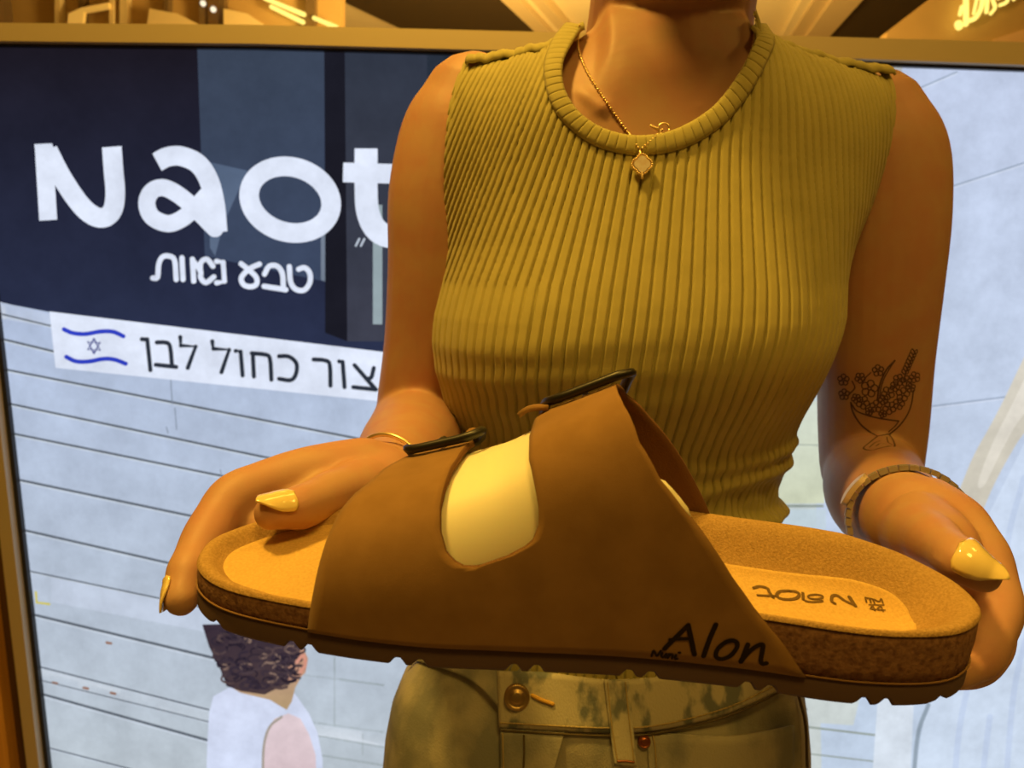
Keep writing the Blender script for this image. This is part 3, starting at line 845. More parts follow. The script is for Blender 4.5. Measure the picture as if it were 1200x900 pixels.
def back(x, z, off=0.0):
    c, h = torso_half(z); am = amax(z); H = h / math.sin(am) + min(off, 0)
    t = min(abs(x - c) / H, .9999)
    zs = float(np.interp(x, SHX, SHZ)) + off
    g = max(0.0, min(1.0, (zs - z) / .075)); g = math.sqrt(1 - (1 - g) ** 2)
    return YT + .012 + (.085 + off) * (1 - t ** 2.3) ** (1 / 2.1) * (.12 + .88 * g)


# ---- tank top
NECKO = [(662, 32), (647, 52), (638, 80), (641, 108), (650, 132), (668, 153), (697, 173), (735, 183), (775, 182), (810, 171), (843, 150), (867, 124), (885, 96), (898, 70), (904, 50), (896, 34)]   # outer edge of the neck band
NECKI = [(681, 36), (671, 52), (659, 78), (659, 103), (668, 124), (683, 141), (706, 155), (738, 163), (773, 161), (803, 150), (832, 131), (853, 107), (869, 82), (879, 60), (884, 46), (878, 36)]
YN = .51
def npt(p, k):
    """neckline pixel to a place on the chest surface: walk along the ray"""
    r = ray(*p); o = Vector((0, 0, CAMZ)); lo, hi = .40, .64
    for _ in range(30):
        m_ = (lo + hi) / 2; q = o + r * (m_ / r.y)
        if q.y < front(q.x, q.z, k): lo = m_
        else: hi = m_
    return o + r * (lo / r.y)
NO3 = [Vector(p) for p in catmull([tuple(npt(p, .004)) for p in NECKO], 6)]
NI3 = [Vector(p) for p in catmull([tuple(npt(p, .004)) for p in NECKI], 6)]
nox = np.array([p.x for p in NO3]); noz = np.array([p.z for p in NO3])
xl_n, xr_n = nox.min(), nox.max()
il, ir = int(nox.argmin()), int(nox.argmax())


def ztop(x):
    zs = float(np.interp(x, SHX, SHZ)) - .0065 + .0016 * math.sin(x * 260) + .001 * math.sin(x * 571)
    if False:
        return min(zs, float(np.interp(x, nox[il:ir + 1], noz[il:ir + 1])) + .001)
    return zs


NU, NV = 46 * 11 + 1, 270
ZH = zr_(775)
NRIB = 46


def rib(ph):
    q = ph - math.floor(ph)
    d = abs(q - .5) * 2                       # 1 at the groove
    return 1.0 - max(0.0, (d - .68) / .32) ** 1.2


Z0R = zr_(330); C0R, H0R = torso_half(Z0R)
RX = [xr_(p, 330) for p in (430, 505, 600, 690, 780, 900, 990)]; RM = [.46, .45, .36, .20, .08, -.06, -.10]


def rib_phase(x, z, u):
    if z > Z0R:
        dz = z - Z0R; r = x
        for _ in range(8): r = .5 * r + .5 * (x - float(np.interp(r, RX, RM)) * dz)
        u = (r - C0R) / H0R
    uc = max(-1.0, min(1.0, u)); ph = math.asin(uc * .88) / math.asin(.88) + (u - uc) * 1.6
    return NRIB / 2 * ph + .5


def shift(z): return .0 * z


def wrinkle(u, z, x):
    w = 0
    for py, a, wd, tilt, ph in ((505, .0050, .006, -.05, 0), (545, .0060, .0065, .06, 1.1), (578, .0065, .006, -.03, 2.3), (604, .0030, .006, .04, .4), (640, .003, .008, 0, 1)):
        zc = zr_(py) + tilt * (x - .06) + .004 * math.sin(x * 38 + ph)
        amp = a * (.25 + .75 * max(0, min(1, (abs(u) - .1) / .6))) * (1.15 if u > 0 else .75)
        w += amp * math.exp(-((z - zc) / wd) ** 2)
    zc = zr_(430) + .02 * math.sin(x * 9)
    w += .0012 * math.sin((z - zc) * 260 + x * 14) * math.exp(-((z - zr_(430)) / .03) ** 2) * math.exp(-((x - .03) / .08) ** 2)
    return w


tv = []; 
us = np.sin(np.linspace(-1, 1, NU) * 1.12) / math.sin(1.12)
XT = []
for j, u in enumerate(us):
    # follow this rib line from hem to the top edge
    z1 = None
    zt = zr_(88)
    for _ in range(14):
        c, h = torso_half(zt); sh = shift(zt) * max(0, u) * (1 - max(0, u)) * 4
        x = c + h * (u + sh)
        zt = .5 * zt + .5 * ztop(x)
    XT.append(zt)
XT = np.array(XT)
for i in range(NV):
    v_ = i / (NV - 1)
    v_ = 1 - (1 - v_) ** 1.05
    for j, u in enumerate(us):
        z = ZH + (XT[j] - ZH) * v_
        c, h = torso_half(z); sh = shift(z) * max(0, u) * (1 - max(0, u)) * 4
        x = c + h * (u + sh)
        wv = .0010 * math.sin(z * 210 + j * .13) * float(np.interp(z, [zr_(640), zr_(560), zr_(500), zr_(460)], [1, 1, .5, 0]))
        y = front(x, z, .004)
        r = rib(rib_phase(x, z, u))
        edge_f = min(1, (1 - abs(u)) / .02)
        dd = .0042 * r + wrinkle(u, z, x)
        # displacement along an approximate outward direction
        t_ = max(-1, min(1, (x - c) / (h / math.sin(amax(z)))))
        tv.append(Vector((x + wv + t_ * dd * .8, y - dd * math.sqrt(max(.15, 1 - t_ * t_)), z)))
NF = len(tv)
tf = grid_faces(NV, NU)


def to_px(p):
    q = p - Vector((0, 0, CAMZ)); f_ = q.y * math.cos(PITCH) - q.z * math.sin(PITCH); u_ = q.y * math.sin(PITCH) + q.z * math.cos(PITCH)
    return CX + FOC * q.x / f_, CY - FOC * u_ / f_


NMID = [((a[0] + b[0]) / 2, (a[1] + b[1]) / 2) for a, b in zip(catmull(NECKO, 6), catmull(NECKI, 6))]
NMID = [(NMID[0][0] + 6, -200)] + NMID + [(NMID[-1][0] - 6, -200)]


def in_neck(p):
    x, y = to_px(p); c_ = False; n_ = len(NMID)
    if not (620 < x < 920 and y < 190): return False
    for i_ in range(n_):
        (x1, y1), (x2, y2) = NMID[i_], NMID[i_ - 1]
        if (y1 > y) != (y2 > y) and x < (x2 - x1) * (y - y1) / (y2 - y1) + x1: c_ = not c_
    return c_


inn = [in_neck(p) for p in tv]
tf = [q for q in tf if not all(inn[k] for k in q)]
# back panel
NBU, NBV = 60, 70
for i in range(NBV):
    for j in range(NBU):
        u = math.sin((j / (NBU - 1) * 2 - 1) * math.pi / 2)
        zt = zr_(88)
        for _ in range(10):
            c, h = torso_half(zt); zt = min(float(np.interp(c + h * u, SHX, SHZ)) - .003, zr_(62))
        z = ZH + (zt - ZH) * i / (NBV - 1)
        c, h = torso_half(z); sh = shift(z) * max(0, u) * (1 - max(0, u)) * 4
        x = c + h * (u + sh)
        tv.append(Vector((x, max(back(x, z, .004), front(x, z, .004) + .001), z)))
tf += [tuple(reversed(q)) for q in grid_faces(NBV, NBU, off=NF)]
top = mesh_obj('tank_top', tv, tf, M['top'], person)
top['label'] = 'mustard ribbed sleeveless top'
# neck band: padded strip with cross ribs
bv_, n_ = [], len(NO3)
nsub = 6
L_acc = 0; rows = []
for k in range(n_ * nsub - nsub + 1):
    q = k / nsub; i0 = min(int(q), n_ - 2); t = q - i0
    a = NO3[i0].lerp(NO3[i0 + 1], t); b = NI3[i0].lerp(NI3[i0 + 1], t)
    rows.append((a, b))
acc = 0; prev = None
for a, b in rows:
    m_ = (a + b) / 2
    if prev is not None: acc += (m_ - prev).length
    prev = m_
    r = rib(acc / .0062)
    nrm = Vector((0, -1, .25)).normalized()
    for k in range(9):
        t = k / 8
        pad = (.0040 if k == 0 else .0044) + .0014 * math.sin(math.pi * t) ** .6 + .0008 * r * (1 if 0 < k < 8 else .3)
        bv_.append(a.lerp(b, t) + nrm * pad)
nb = mesh_obj('neck_band', bv_, grid_faces(len(rows), 9), M['top'], top)
mod = nb.modifiers.new('thickness', 'SOLIDIFY'); mod.thickness = .002; mod.offset = 0
# seam band along each shoulder, armhole hems
def shoulder_band(x0, x1, name):
    vv = []; n = 64
    for i in range(n):
        x = x0 + (x1 - x0) * i / (n - 1)
        zs = float(np.interp(x, SHX, SHZ)); r = rib(i / 5.2)
        wav = .0015 * math.sin(i * .42) + .001 * math.sin(i * .93 + 1)
        for k in range(9):
            a = math.pi * k / 8
            vv.append(Vector((x, YT - .001 - math.cos(a) * (.034 + .0005 * r), zs - .0065 + wav * .5 * (1 - k / 8) + math.sin(a) * (.0095 + .0014 * r))))
    o_ = mesh_obj(name, vv, grid_faces(n, 9), M['top'], top)
    m2 = o_.modifiers.new('thickness', 'SOLIDIFY'); m2.thickness = .0016; m2.offset = 0
shoulder_band(xr_(549, 78), xr_(680, 40), 'shoulder_seam'); shoulder_band(xr_(1023, 90), xr_(876, 42), 'shoulder_seam')
for side in (-1, 1):
    pts = []
    for z in np.linspace(zr_(300), zr_(84), 40):
        c, h = torso_half(z); x = c + side * (h - .001); pts.append(Vector((x, front(x, z, .006) - .0005, z)))
    vv, ff = tube(pts, [.0022] * len(pts), 8, interp=0)
    mesh_obj('armhole_hem', vv, ff, M['top'], top)

# ---- skin: torso, neck, head, arms and hands united into one continuous surface
bm_parts = []


def add_part(vf): bm_parts.append(vf)


NB1, NB2 = 44, 60
v = []
zz = list(np.linspace(zr_(640), zr_(88), 34)); 
# lower trunk up to the armpits as closed rings, then the shoulder girdle row by row along each rib line
def trunk():
    vv = []; na, nv = 61, 70
    xs_u = np.linspace(-1, 1, na)
    for sgn in (0, 1):
        for i in range(nv):
            for j in range(na):
                u = math.sin(xs_u[j] * math.pi / 2)
                zt = zr_(100)
                for _ in range(10):
                    c, h = torso_half(zt); hh = h * .995 + .02 * max(0, min(1, (zt - Z_ARM) / .08)); zt = float(np.interp(c + hh * u, SHX, SHZ)) - .004
                z = zr_(700) + (zt - zr_(700)) * i / (nv - 1)
                c, h = torso_half(z); hh = h - .004 + .02 * max(0, min(1, (z - Z_ARM) / .08))
                x = c + hh * u
                yf, yb = front(x, z, -.003), back(x, z, -.003)
                if abs(u) > .999 or yf > yb: yf = yb = (yf + yb) / 2
                vv.append(Vector((x, yb if sgn else yf, z)))
    ff = grid_faces(nv, na)
    ff += [tuple(reversed(q)) for q in grid_faces(nv, na, off=nv * na)]
    N1 = nv * na
    for j in range(na - 1):
        ff.append((j + 1, j, N1 + j, N1 + j + 1)); e = (nv - 1) * na
        ff.append((e + j, e + j + 1, N1 + e + j + 1, N1 + e + j))
    for i in range(nv - 1):
        ff.append((i * na, (i + 1) * na, N1 + (i + 1) * na, N1 + i * na)); e = na - 1
        ff.append(((i + 1) * na + e, i * na + e, N1 + i * na + e, N1 + (i + 1) * na + e))
    return vv, ff
add_part(trunk())
# neck and head (the head is above the picture; it shades the neck)
nk = lambda px, py, y: at(px, py, y)
NX = nk(785, 40, .61).x
add_part(tube([(NX, .635, 1.36), (NX, .632, 1.415), (NX, .612, 1.460), (NX, .580, 1.505), (NX, .545, 1.555)], [.088, .069, .0625, .060, .058], 28))
HC_ = Vector((nk(783, 0, .60).x + .006, .500, 1.594))
add_part(ellipsoid(HC_ + Vector((0, .01, .025)), (.074, .094, .098)))
add_part(ellipsoid(HC_ + Vector((0, -.035, -.052)), (.054, .052, .058)))
add_part(tube([HC_ + Vector((0, -.082, .012)), HC_ + Vector((0, -.099, -.022)), HC_ + Vector((0, -.092, -.03))], [.007, .011, .009], 10))
add_part(ellipsoid(HC_ + Vector((0, -.083, -.058)), (.021, .009, .006))); add_part(ellipsoid(HC_ + Vector((0, -.081, -.068)), (.018, .009, .006)))
for sx in (-1, 1):
    add_part(ellipsoid(HC_ + Vector((sx * .075, .012, -.012)), (.009, .018, .031)))
    add_part(tube([HC_ + Vector((sx * .012, -.084, .030)), HC_ + Vector((sx * .045, -.070, .030))], [.008, .007], 8))
# collar bones
for pts in ([(706, 128, .522), (680, 112, .535), (640, 92, .575)], [(818, 128, .522), (862, 108, .540), (905, 92, .575)]):
    add_part(tube([at(*p) + Vector((0, .004, 0)) for p in pts], [.008, .009, .008], 10))
# arms
ARM_L = [(556, 130, .625), (541, 168, .622), (526, 235, .615), (521, 310, .615), (513, 400, .622), (502, 470, .628), (496, 505, .625)]
RAD_L = [.044, .049, .048, .0455, .0440, .0430, .041]
add_part(tube([at(*p) for p in ARM_L], RAD_L, 30))
add_part(tube([at(487, 503, .625), at(485, 522, .57), at(478, 536, .51), at(467, 556, .445), at(456, 573, .395), at(448, 576, .378)], [.040, .0415, .038, .030, .0245, .0235], 26, flat=.95))
ARM_R = [(1018, 148, .625), (1033, 190, .618), (1036, 258, .613), (1032, 335, .613), (1025, 420, .620), (1022, 495, .628), (1020, 545, .625)]
RAD_R = [.044, .048, .0475, .0455, .0445, .0435, .041]
add_part(tube([at(*p) for p in ARM_R], RAD_R, 30))
add_part(tube([at(1021, 552, .625), at(1026, 572, .57), at(1035, 586, .51), at(1048, 597, .455), at(1062, 606, .412), at(1072, 612, .395)], [.040, .0405, .037, .031, .0265, .0255], 26, flat=.95))
FING = {}


def finger(key, pts, rad):
    P = [p if isinstance(p, Vector) else at(*p) for p in pts]; FING[key] = (P, rad)
    Q = [Vector(p) for p in catmull([tuple(p) for p in P], 2)]; R_ = []
    for i in range(len(P)):
        R_.append(rad[i] * (1.03 if 1 < i < len(P) - 1 else 1))
        if i < len(P) - 1: R_.append((rad[i] + rad[i + 1]) / 2 * (.945 if i > 0 else 1))
    add_part(tube(Q, R_, 16, interp=6))


# the hand at the toe (thumb on the lining, fingers round the tip and under the sole)
finger('lt', [(446, 572, .378), (415, 576, .355), (386, 582, .334), (350, 595, .313), (318, 601, .302)], [.019, .0155, .0115, .0098, .0076])
finger('li', [(425, 556, .382), (350, 560, .364), (276, 585, .344), (240, 632, .320), (220, 672, .300), (213, 702, .289)], [.020, .0148, .0126, .0102, .0089, .0072])
finger('lm', [(430, 566, .392), (345, 580, .380), (290, 612, .366), SW(.004, -.046, .000), SW(.013, -.032, -.0125), SW(.030, -.020, -.0105)], [.018, .0152, .0118, .0100, .0086, .0072])
finger('lr', [(438, 576, .398), (360, 598, .392), (316, 632, .380), SW(.026, -.060, -.004), SW(.034, -.043, -.0135), SW(.050, -.030, -.0105)], [.018, .0148, .0112, .0096, .0084, .0070])
finger('ll', [(445, 585, .402), (380, 612, .400), (345, 648, .392), SW(.048, -.066, -.006), SW(.055, -.051, -.0125), SW(.067, -.040, -.0100)], [.016, .0133, .0102, .0086, .0076, .0064])
add_part(tube([at(440, 562, .385), at(375, 568, .370), at(325, 588, .360)], [.021, .018, .0125], 16))
add_part(tube([at(435, 580, .375), at(392, 588, .352), at(352, 600, .344)], [.019, .016, .011], 16))
# the hand at the heel
finger('rt', [(1070, 620, .388), (1082, 628, .352), (1096, 636, .322), (1126, 658, .2890), (1151, 674, .2835)], [.019, .0162, .0119, .0095, .0073])
finger('ri', [(1085, 600, .395), (1122, 618, .368), (1153, 655, .344), (1170, 714, .318), (1150, 768, .293), (1118, 788, .281)], [.020, .0162, .0123, .0104, .0089, .0074])
finger('rm', [(1084, 608, .402), (1115, 640, .385), (1142, 684, .366), (1163, 744, .336), (1134, 784, .308), SW(.262, -.010, -.0105)], [.018, .0155, .0118, .0101, .0086, .0073])
finger('rr', [(1080, 620, .405), (1098, 660, .398), (1112, 704, .380), (1122, 748, .355), SW(.262, -.040, -.0125), SW(.244, -.020, -.0105)], [.018, .0150, .0112, .0096, .0083, .0070])
finger('rl', [(1074, 630, .405), (1080, 676, .408), (1086, 716, .395), (1090, 746, .372), SW(.240, -.050, -.0120), SW(.226, -.034, -.0100)], [.016, .0135, .0103, .0087, .0076, .0064])
add_part(tube([at(1078, 612, .392), at(1112, 632, .364), at(1138, 668, .346)], [.022, .018, .0125], 16))
add_part(tube([at(1080, 616, .372), at(1108, 640, .338), at(1130, 672, .326)], [.018, .0155, .011], 16))


def unite(parts, voxel, smooth_it, name, mat_, parent):
    vs, fs = [], []
    for v_, f_ in parts:
        b = len(vs); vs += [tuple(x) for x in v_]; fs += [tuple(b + i for i in q) for q in f_]
    me = bpy.data.meshes.new('tmp'); me.from_pydata(vs, [], fs); me.update()
    bm_ = bmesh.new(); bm_.from_mesh(me); bmesh.ops.recalc_face_normals(bm_, faces=bm_.faces); bm_.to_mesh(me); bm_.free()
    ob = bpy.data.objects.new('tmp', me); C.objects.link(ob)
    m1 = ob.modifiers.new('r', 'REMESH'); m1.mode = 'VOXEL'; m1.voxel_size = voxel
    m2 = ob.modifiers.new('s', 'SMOOTH'); m2.factor = .5; m2.iterations = smooth_it
    dg = bpy.context.evaluated_depsgraph_get(); ev = ob.evaluated_get(dg); me2 = bpy.data.meshes.new_from_object(ev)
    # keep only the outer shell (largest connected piece)
    V_ = [v2.co.copy() for v2 in me2.vertices]; F_ = [tuple(p.vertices) for p in me2.polygons]
    bpy.data.objects.remove(ob); bpy.data.meshes.remove(me); bpy.data.meshes.remove(me2)
    par = list(range(len(V_)))
    def find(a):
        while par[a] != a: par[a] = par[par[a]]; a = par[a]
        return a
    for q in F_:
        r0 = find(q[0])
        for k in q[1:]:
            r1 = find(k)
            if r1 != r0: par[r1] = r0
    cnt = {}
    for i in range(len(V_)): r = find(i); cnt[r] = cnt.get(r, 0) + 1
    big = max(cnt, key=cnt.get); idx = {}; NV_ = []
    for i in range(len(V_)):
        if find(i) == big: idx[i] = len(NV_); NV_.append(V_[i])
    NF_ = [tuple(idx[k] for k in q) for q in F_ if find(q[0]) == big]
    o_ = mesh_obj(name, NV_, NF_, mat_, parent)
    return o_, BVHTree.FromPolygons([tuple(x) for x in NV_], NF_)


body, body_bvh = unite(bm_parts, .0019, 7, 'body', M['skin'], person)


# ---- painted nails: almond plates lying on the finger ends
def nail(key, nrm, base_back, length, a0, ext):
    P, rad = FING[key]; tip = P[-1]; d = (P[-1] - P[-2]).normalized()
    n = (Vector(nrm) - d * Vector(nrm).dot(d)).normalized(); b = d.cross(n)
    r = rad[-1] * 1.02; vv = []; nl, na = 16, 11
    for i in range(nl):
        t = i / (nl - 1)
        w = a0 * math.sqrt(max(0, 1 - (1 - min(1, t / .22)) ** 2)) * (1 - max(0, (t - .35) / .65) ** 1.9) + .012
        ax = tip - d * base_back + d * (length * t)
        lift = .0012 * (1 - (2 * min(t, .5) - 1) ** 2) - .0016 * max(0, t - .4) ** 2 * 2
        for j in range(na):
            a = w * (j / (na - 1) * 2 - 1)
            rt_ = r + (rad[-2] - rad[-1]) * min(1, max(0, base_back - length * t) / (P[-1] - P[-2]).length)
            q_ = ax + (n * math.cos(a) + b * math.sin(a)) * rt_ + n * (lift - .0006)
            loc, nr_, _, dist_ = body_bvh.find_nearest(q_)
            if loc is not None and (q_ - loc).dot(nr_) < .0007 and dist_ < .004: q_ = loc + nr_ * .0007
            vv.append(q_)
    o_ = mesh_obj('fingernail', vv, grid_faces(nl, na), M['nail'], person)
    m_ = o_.modifiers.new('thickness', 'SOLIDIFY'); m_.thickness = .0009; m_.offset = 0
    o_['label'] = 'pale yellow almond-shaped nail'
nail('lt', (0.05, -.45, .90), .0085, .0180, 1.05, 0)
nail('li', (-.93, -.36, .0), .0085, .0150, .95, 0)
nail('rt', (0.10, -.74, .67), .0120, .0200, 1.15, 0)

# ---- hair pulled back (above the picture)
v1, f1 = ellipsoid(HC_ + Vector((0, .022, .036)), (.080, .096, .098))
hv = MB(); hv.add(*ellipsoid(HC_ + Vector((0, .030, .036)), (.081, .092, .098))); hv.add(*ellipsoid(HC_ + Vector((0, .125, .06)), (.036, .034, .036)))
hv.build('hair', M['hair'], person, True)

# ---- tattoo: a footed bowl of flowers in fine dark line on the arm
tt = MB()
def zT(x, y): return (980 + x / 6.425, 400 + y / 6.425)
def tat(pts, w=.0007, sm=5): surface_stroke(tt, body_bvh, [zT(*p) for p in pts], w * 1.35, step=.6, smooth=sm, lift=.00015)
tat([(110, 460), (125, 530), (180, 620), (250, 680), (310, 715)], .0010); tat([(110, 460), (150, 520), (230, 555), (330, 580), (470, 600)], .0009)
tat([(580, 370), (565, 470), (530, 560), (470, 640), (400, 700)], .0010); tat([(470, 600), (440, 640), (395, 680)], .0007)
tat([(310, 715), (355, 705), (400, 700)], .0010); tat([(310, 715), (255, 760), (205, 805), (260, 822), (330, 805), (400, 790), (440, 790), (425, 740), (400, 705)], .0010)
tat([(250, 800), (290, 765), (330, 750)], .0007); tat([(380, 720), (390, 760), (420, 780)], .0007); tat([(300, 790), (330, 770), (375, 775)], .0007)
tat([(310, 440), (318, 370), (340, 290), (380, 210), (440, 145)], .0010); tat([(325, 430), (335, 360), (355, 290), (392, 220), (440, 145)], .0007)
def flower(cx, cy, r, n=5):
    for k in range(n):
        a = 2 * math.pi * k / n + cx
        c2 = (cx + .62 * r * math.cos(a), cy + .62 * r * math.sin(a))
        tat([(c2[0] + .42 * r * math.cos(q), c2[1] + .42 * r * math.sin(q)) for q in [j * math.pi / 4 for j in range(9)]], .0007, 3)
    tat([(cx + .2 * r * math.cos(q), cy + .2 * r * math.sin(q)) for q in [j * math.pi / 3 for j in range(7)]], .0007, 2)
for cx, cy, r in ((55, 290, 42), (60, 400, 40), (180, 275, 38), (315, 220, 42), (250, 355, 62), (390, 390, 48), (470, 290, 42), (530, 300, 40), (590, 270, 40), (500, 400, 50), (200, 460, 48), (300, 490, 45), (400, 500, 48), (470, 470, 42), (150, 430, 34), (355, 440, 36), (440, 340, 36), (560, 350, 34), (250, 525, 30), (350, 545, 28)):
    flower(cx, cy, r, 5)
tat([(95, 400), (140, 350), (120, 300)], .0008); tat([(190, 330), (215, 280), (260, 235)], .0007)
tat([(505, 290), (530, 220), (560, 150), (590, 80)], .0008)
for k in range(7):
    x, y = 515 + k * 11, 250 - k * 25
    tat([(x, y), (x - 22, y - 20), (x - 10, y - 44), (x + 6, y - 20), (x, y)], .0007, 3); tat([(x, y), (x + 26, y - 12), (x + 26, y - 38), (x + 6, y - 24)], .0007, 3)
o = tt.build('tattoo', M['tattoo'], person); o['label'] = 'dark line tattoo of a flower bowl on the arm'

# ---- jeans
YJ = .60
def xj(px, py): return at(px, py, YJ).x
JR = [(725, 535, 908, .090), (770, 498, 924, .100), (800, 470, 940, .106), (830, 458, 944, .110), (870, 450, 946, .114), (910, 447, 946, .117), (960, 446, 944, .118)]
JZ = np.array([at(600, r[0], YJ).z for r in JR])[::-1]; JL = np.array([xj(r[1], r[0]) for r in JR])[::-1]; JRt = np.array([xj(r[2], r[0]) for r in JR])[::-1]; JD = np.array([r[3] for r in JR])[::-1]
def jfront(x, z, off=0):
    a, b, d = np.interp(z, JZ, JL), np.interp(z, JZ, JRt), np.interp(z, JZ, JD); c, h = (a + b) / 2, (b - a) / 2 + off
    t = min(.9999, abs(x - c) / h)
    return YT + .01 - (d + off) * (1 - t ** 2.3) ** (1 / 2.2)
jeans = []
nz, na = 40, 120
for i in range(nz):
    z = JZ[0] + (JZ[-1] - JZ[0]) * i / (nz - 1)
    a, b, d = np.interp(z, JZ, JL), np.interp(z, JZ, JRt), np.interp(z, JZ, JD); c, h = (a + b) / 2, (b - a) / 2
    for k in range(na):
        an = 2 * math.pi * k / na; x = c + h * math.cos(an)
        s_ = abs(math.sin(an)) ** (2 / 2.2)
        fold = .0022 * math.sin(28 * (x - .2) + 60 * (z - .9)) * (1 if math.sin(an) < 0 else 0) + .0015 * math.sin(70 * (x + .8 * z)) * (1 if math.sin(an) < 0 else 0)
        y = YT + .01 + (-d * s_ + fold if math.sin(an) < 0 else (d + .01) * s_)
        jeans.append(Vector((x, y, z)))
jm = MB(); jm.add(jeans, grid_faces(nz, na, True))
zb0 = JZ[0]; c0 = (JL[0] + JRt[0]) / 2
for sx in (-1, 1):
    vv, ff = tube([Vector((c0 + sx * .088, YT + .012, zb0 + .03)), Vector((c0 + sx * .090, YT + .012, zb0 - .08)), Vector((c0 + sx * .095, YT + .02, .48)), Vector((c0 + sx * .100, YT + .03, .045))], [.094, .092, .070, .075], 28)
    jm.add(vv, ff)
jo = jm.build('jeans', M['denim'], person, True); jo['label'] = 'faded washed-out denim jeans'
def jpt(px, py, off):
    r = ray(px, py); o_ = Vector((0, 0, CAMZ)); lo, hi = .38, .66
    for _ in range(30):
        m_ = (lo + hi) / 2; q = o_ + r * (m_ / r.y)
        if q.y < jfront(q.x, q.z, off): lo = m_
        else: hi = m_
    return o_ + r * (lo / r.y)
def jpatch(name, tops, bots, mat_, parent, off, n=60, m=10, thick=.002):
    T_ = catmull(tops, n // (len(tops) - 1)); B_ = catmull(bots, n // (len(tops) - 1)); vv = []
    for a, b in zip(T_, B_):
        for k in range(m):
            p = a + (b - a) * k / (m - 1); vv.append(jpt(p[0], p[1], off))
    o_ = mesh_obj(name, vv, grid_faces(len(T_), m), mat_, parent); md = o_.modifiers.new('thickness', 'SOLIDIFY'); md.thickness = thick; md.offset = 0
    return o_
wb = jpatch('waistband', [(583, 786), (640, 788), (710, 796), (780, 792), (860, 778), (915, 765)], [(585, 852), (640, 855), (710, 858), (770, 855), (850, 836), (925, 802)], M['denimw'], jo, .0035)
jpatch('waistband', [(470, 740), (520, 755), (560, 770), (588, 782)], [(472, 770), (520, 784), (556, 800), (588, 832)], M['denim'], jo, .0022)
jpatch('fly', [(587, 850), (612, 853), (640, 855), (662, 857)], [(587, 960), (606, 960), (622, 960), (634, 955)], M['denim'], jo, .0022)
bl = jpatch('belt_loop', [(708, 797), (718, 797), (728, 797), (737, 798)], [(720, 897), (729, 897), (738, 898), (746, 898)], M['denimw'], jo, .0065, n=12, m=24, thick=.0022)
jpatch('pocket', [(757, 858), (800, 860), (860, 862), (930, 850)], [(766, 960), (800, 962), (860, 962), (930, 955)], M['denim'], jo, .0016, thick=.0016)
def stitch(pxs, parent, mat_, off, rad=.0006, dashed=True):
    P = catmull(pxs, 40); mbq = MB()
    acc = []; L0 = 0
    for a, b in zip(P, P[1:]):
        acc.append(jpt(a[0], a[1], off))
    if dashed:
        i = 0
        while i < len(acc) - 3:
            vv, ff = tube(acc[i:i + 3], [rad] * 3, 6, interp=0); mbq.add(vv, ff); i += 3
    else:
        vv, ff = tube(acc, [rad] * len(acc), 6, interp=0); mbq.add(vv, ff)
    mbq.build('stitching', mat_, parent, True)
stitch([(587, 847), (640, 850), (710, 853), (770, 850), (850, 830), (915, 800)], jo, M['thread'], .0050)
stitch([(588, 856), (640, 859), (710, 862), (770, 859), (850, 840), (925, 806)], jo, M['threadd'], .0036, .0008, False)
stitch([(589, 860), (590, 900), (592, 950)], jo, M['thread'], .0040)
stitch([(614, 862), (614, 890), (610, 950)], jo, M['threadd'], .0042, .0007)
stitch([(765, 862), (768, 880), (772, 950)], jo, M['thread'], .0034)
stitch([(936, 815), (944, 850), (946, 900)], jo, M['threadd'], .0022, .0012, False)
stitch([(712, 800), (717, 850), (724, 894)], jo, M['thread'], .0080, .0005); stitch([(733, 800), (738, 850), (743, 894)], jo, M['thread'], .0080, .0005)
stitch([(724, 892), (734, 892), (743, 893)], jo, M['copper'], .0080, .0007, False)
stitch([(624, 815), (634, 820), (648, 825)], jo, mat('orange_thread', (.62, .36, .06), .8), .0052, .0016, False)
def disc(name, px, py, r, mat_, off, parent, dome=.25):
    c_ = jpt(px, py, off); n_ = Vector((0, -.94, .34)).normalized(); u_ = Vector((1, 0, 0)); w_ = n_.cross(u_)
    vv = []; prof = [(1, -.002), (1, .0008), (.93, .0018), (.84, .0022), (.74, .0012), (.55, .0012), (.5, .0020), (.3, .0024), (.02, .0024)]
    for a_, h_ in prof:
        for k in range(28):
            q = 2 * math.pi * k / 28; vv.append(c_ + (u_ * math.cos(q) + w_ * math.sin(q)) * r * a_ + n_ * h_ * (r / .0095))
    return mesh_obj(name, vv, grid_faces(len(prof), 28, True), mat_, parent)
disc('button', 606, 817, .0098, M['brass'], .0060, jo)
disc('rivet', 755, 869, .0048, M['copper'], .0030, jo)
for sx in (-1, 1):
    sh = MB(); sh.add(*tube([Vector((c0 + sx * .105, YT + .06, .045)), Vector((c0 + sx * .108, YT - .03, .045)), Vector((c0 + sx * .115, YT - .13, .036))], [.042, .043, .034], 18))
    so = sh.build('shoe', mat('white_shoe', (.75, .70, .62), .6) if sx < 0 else bpy.data.materials['white_shoe'], person, True)

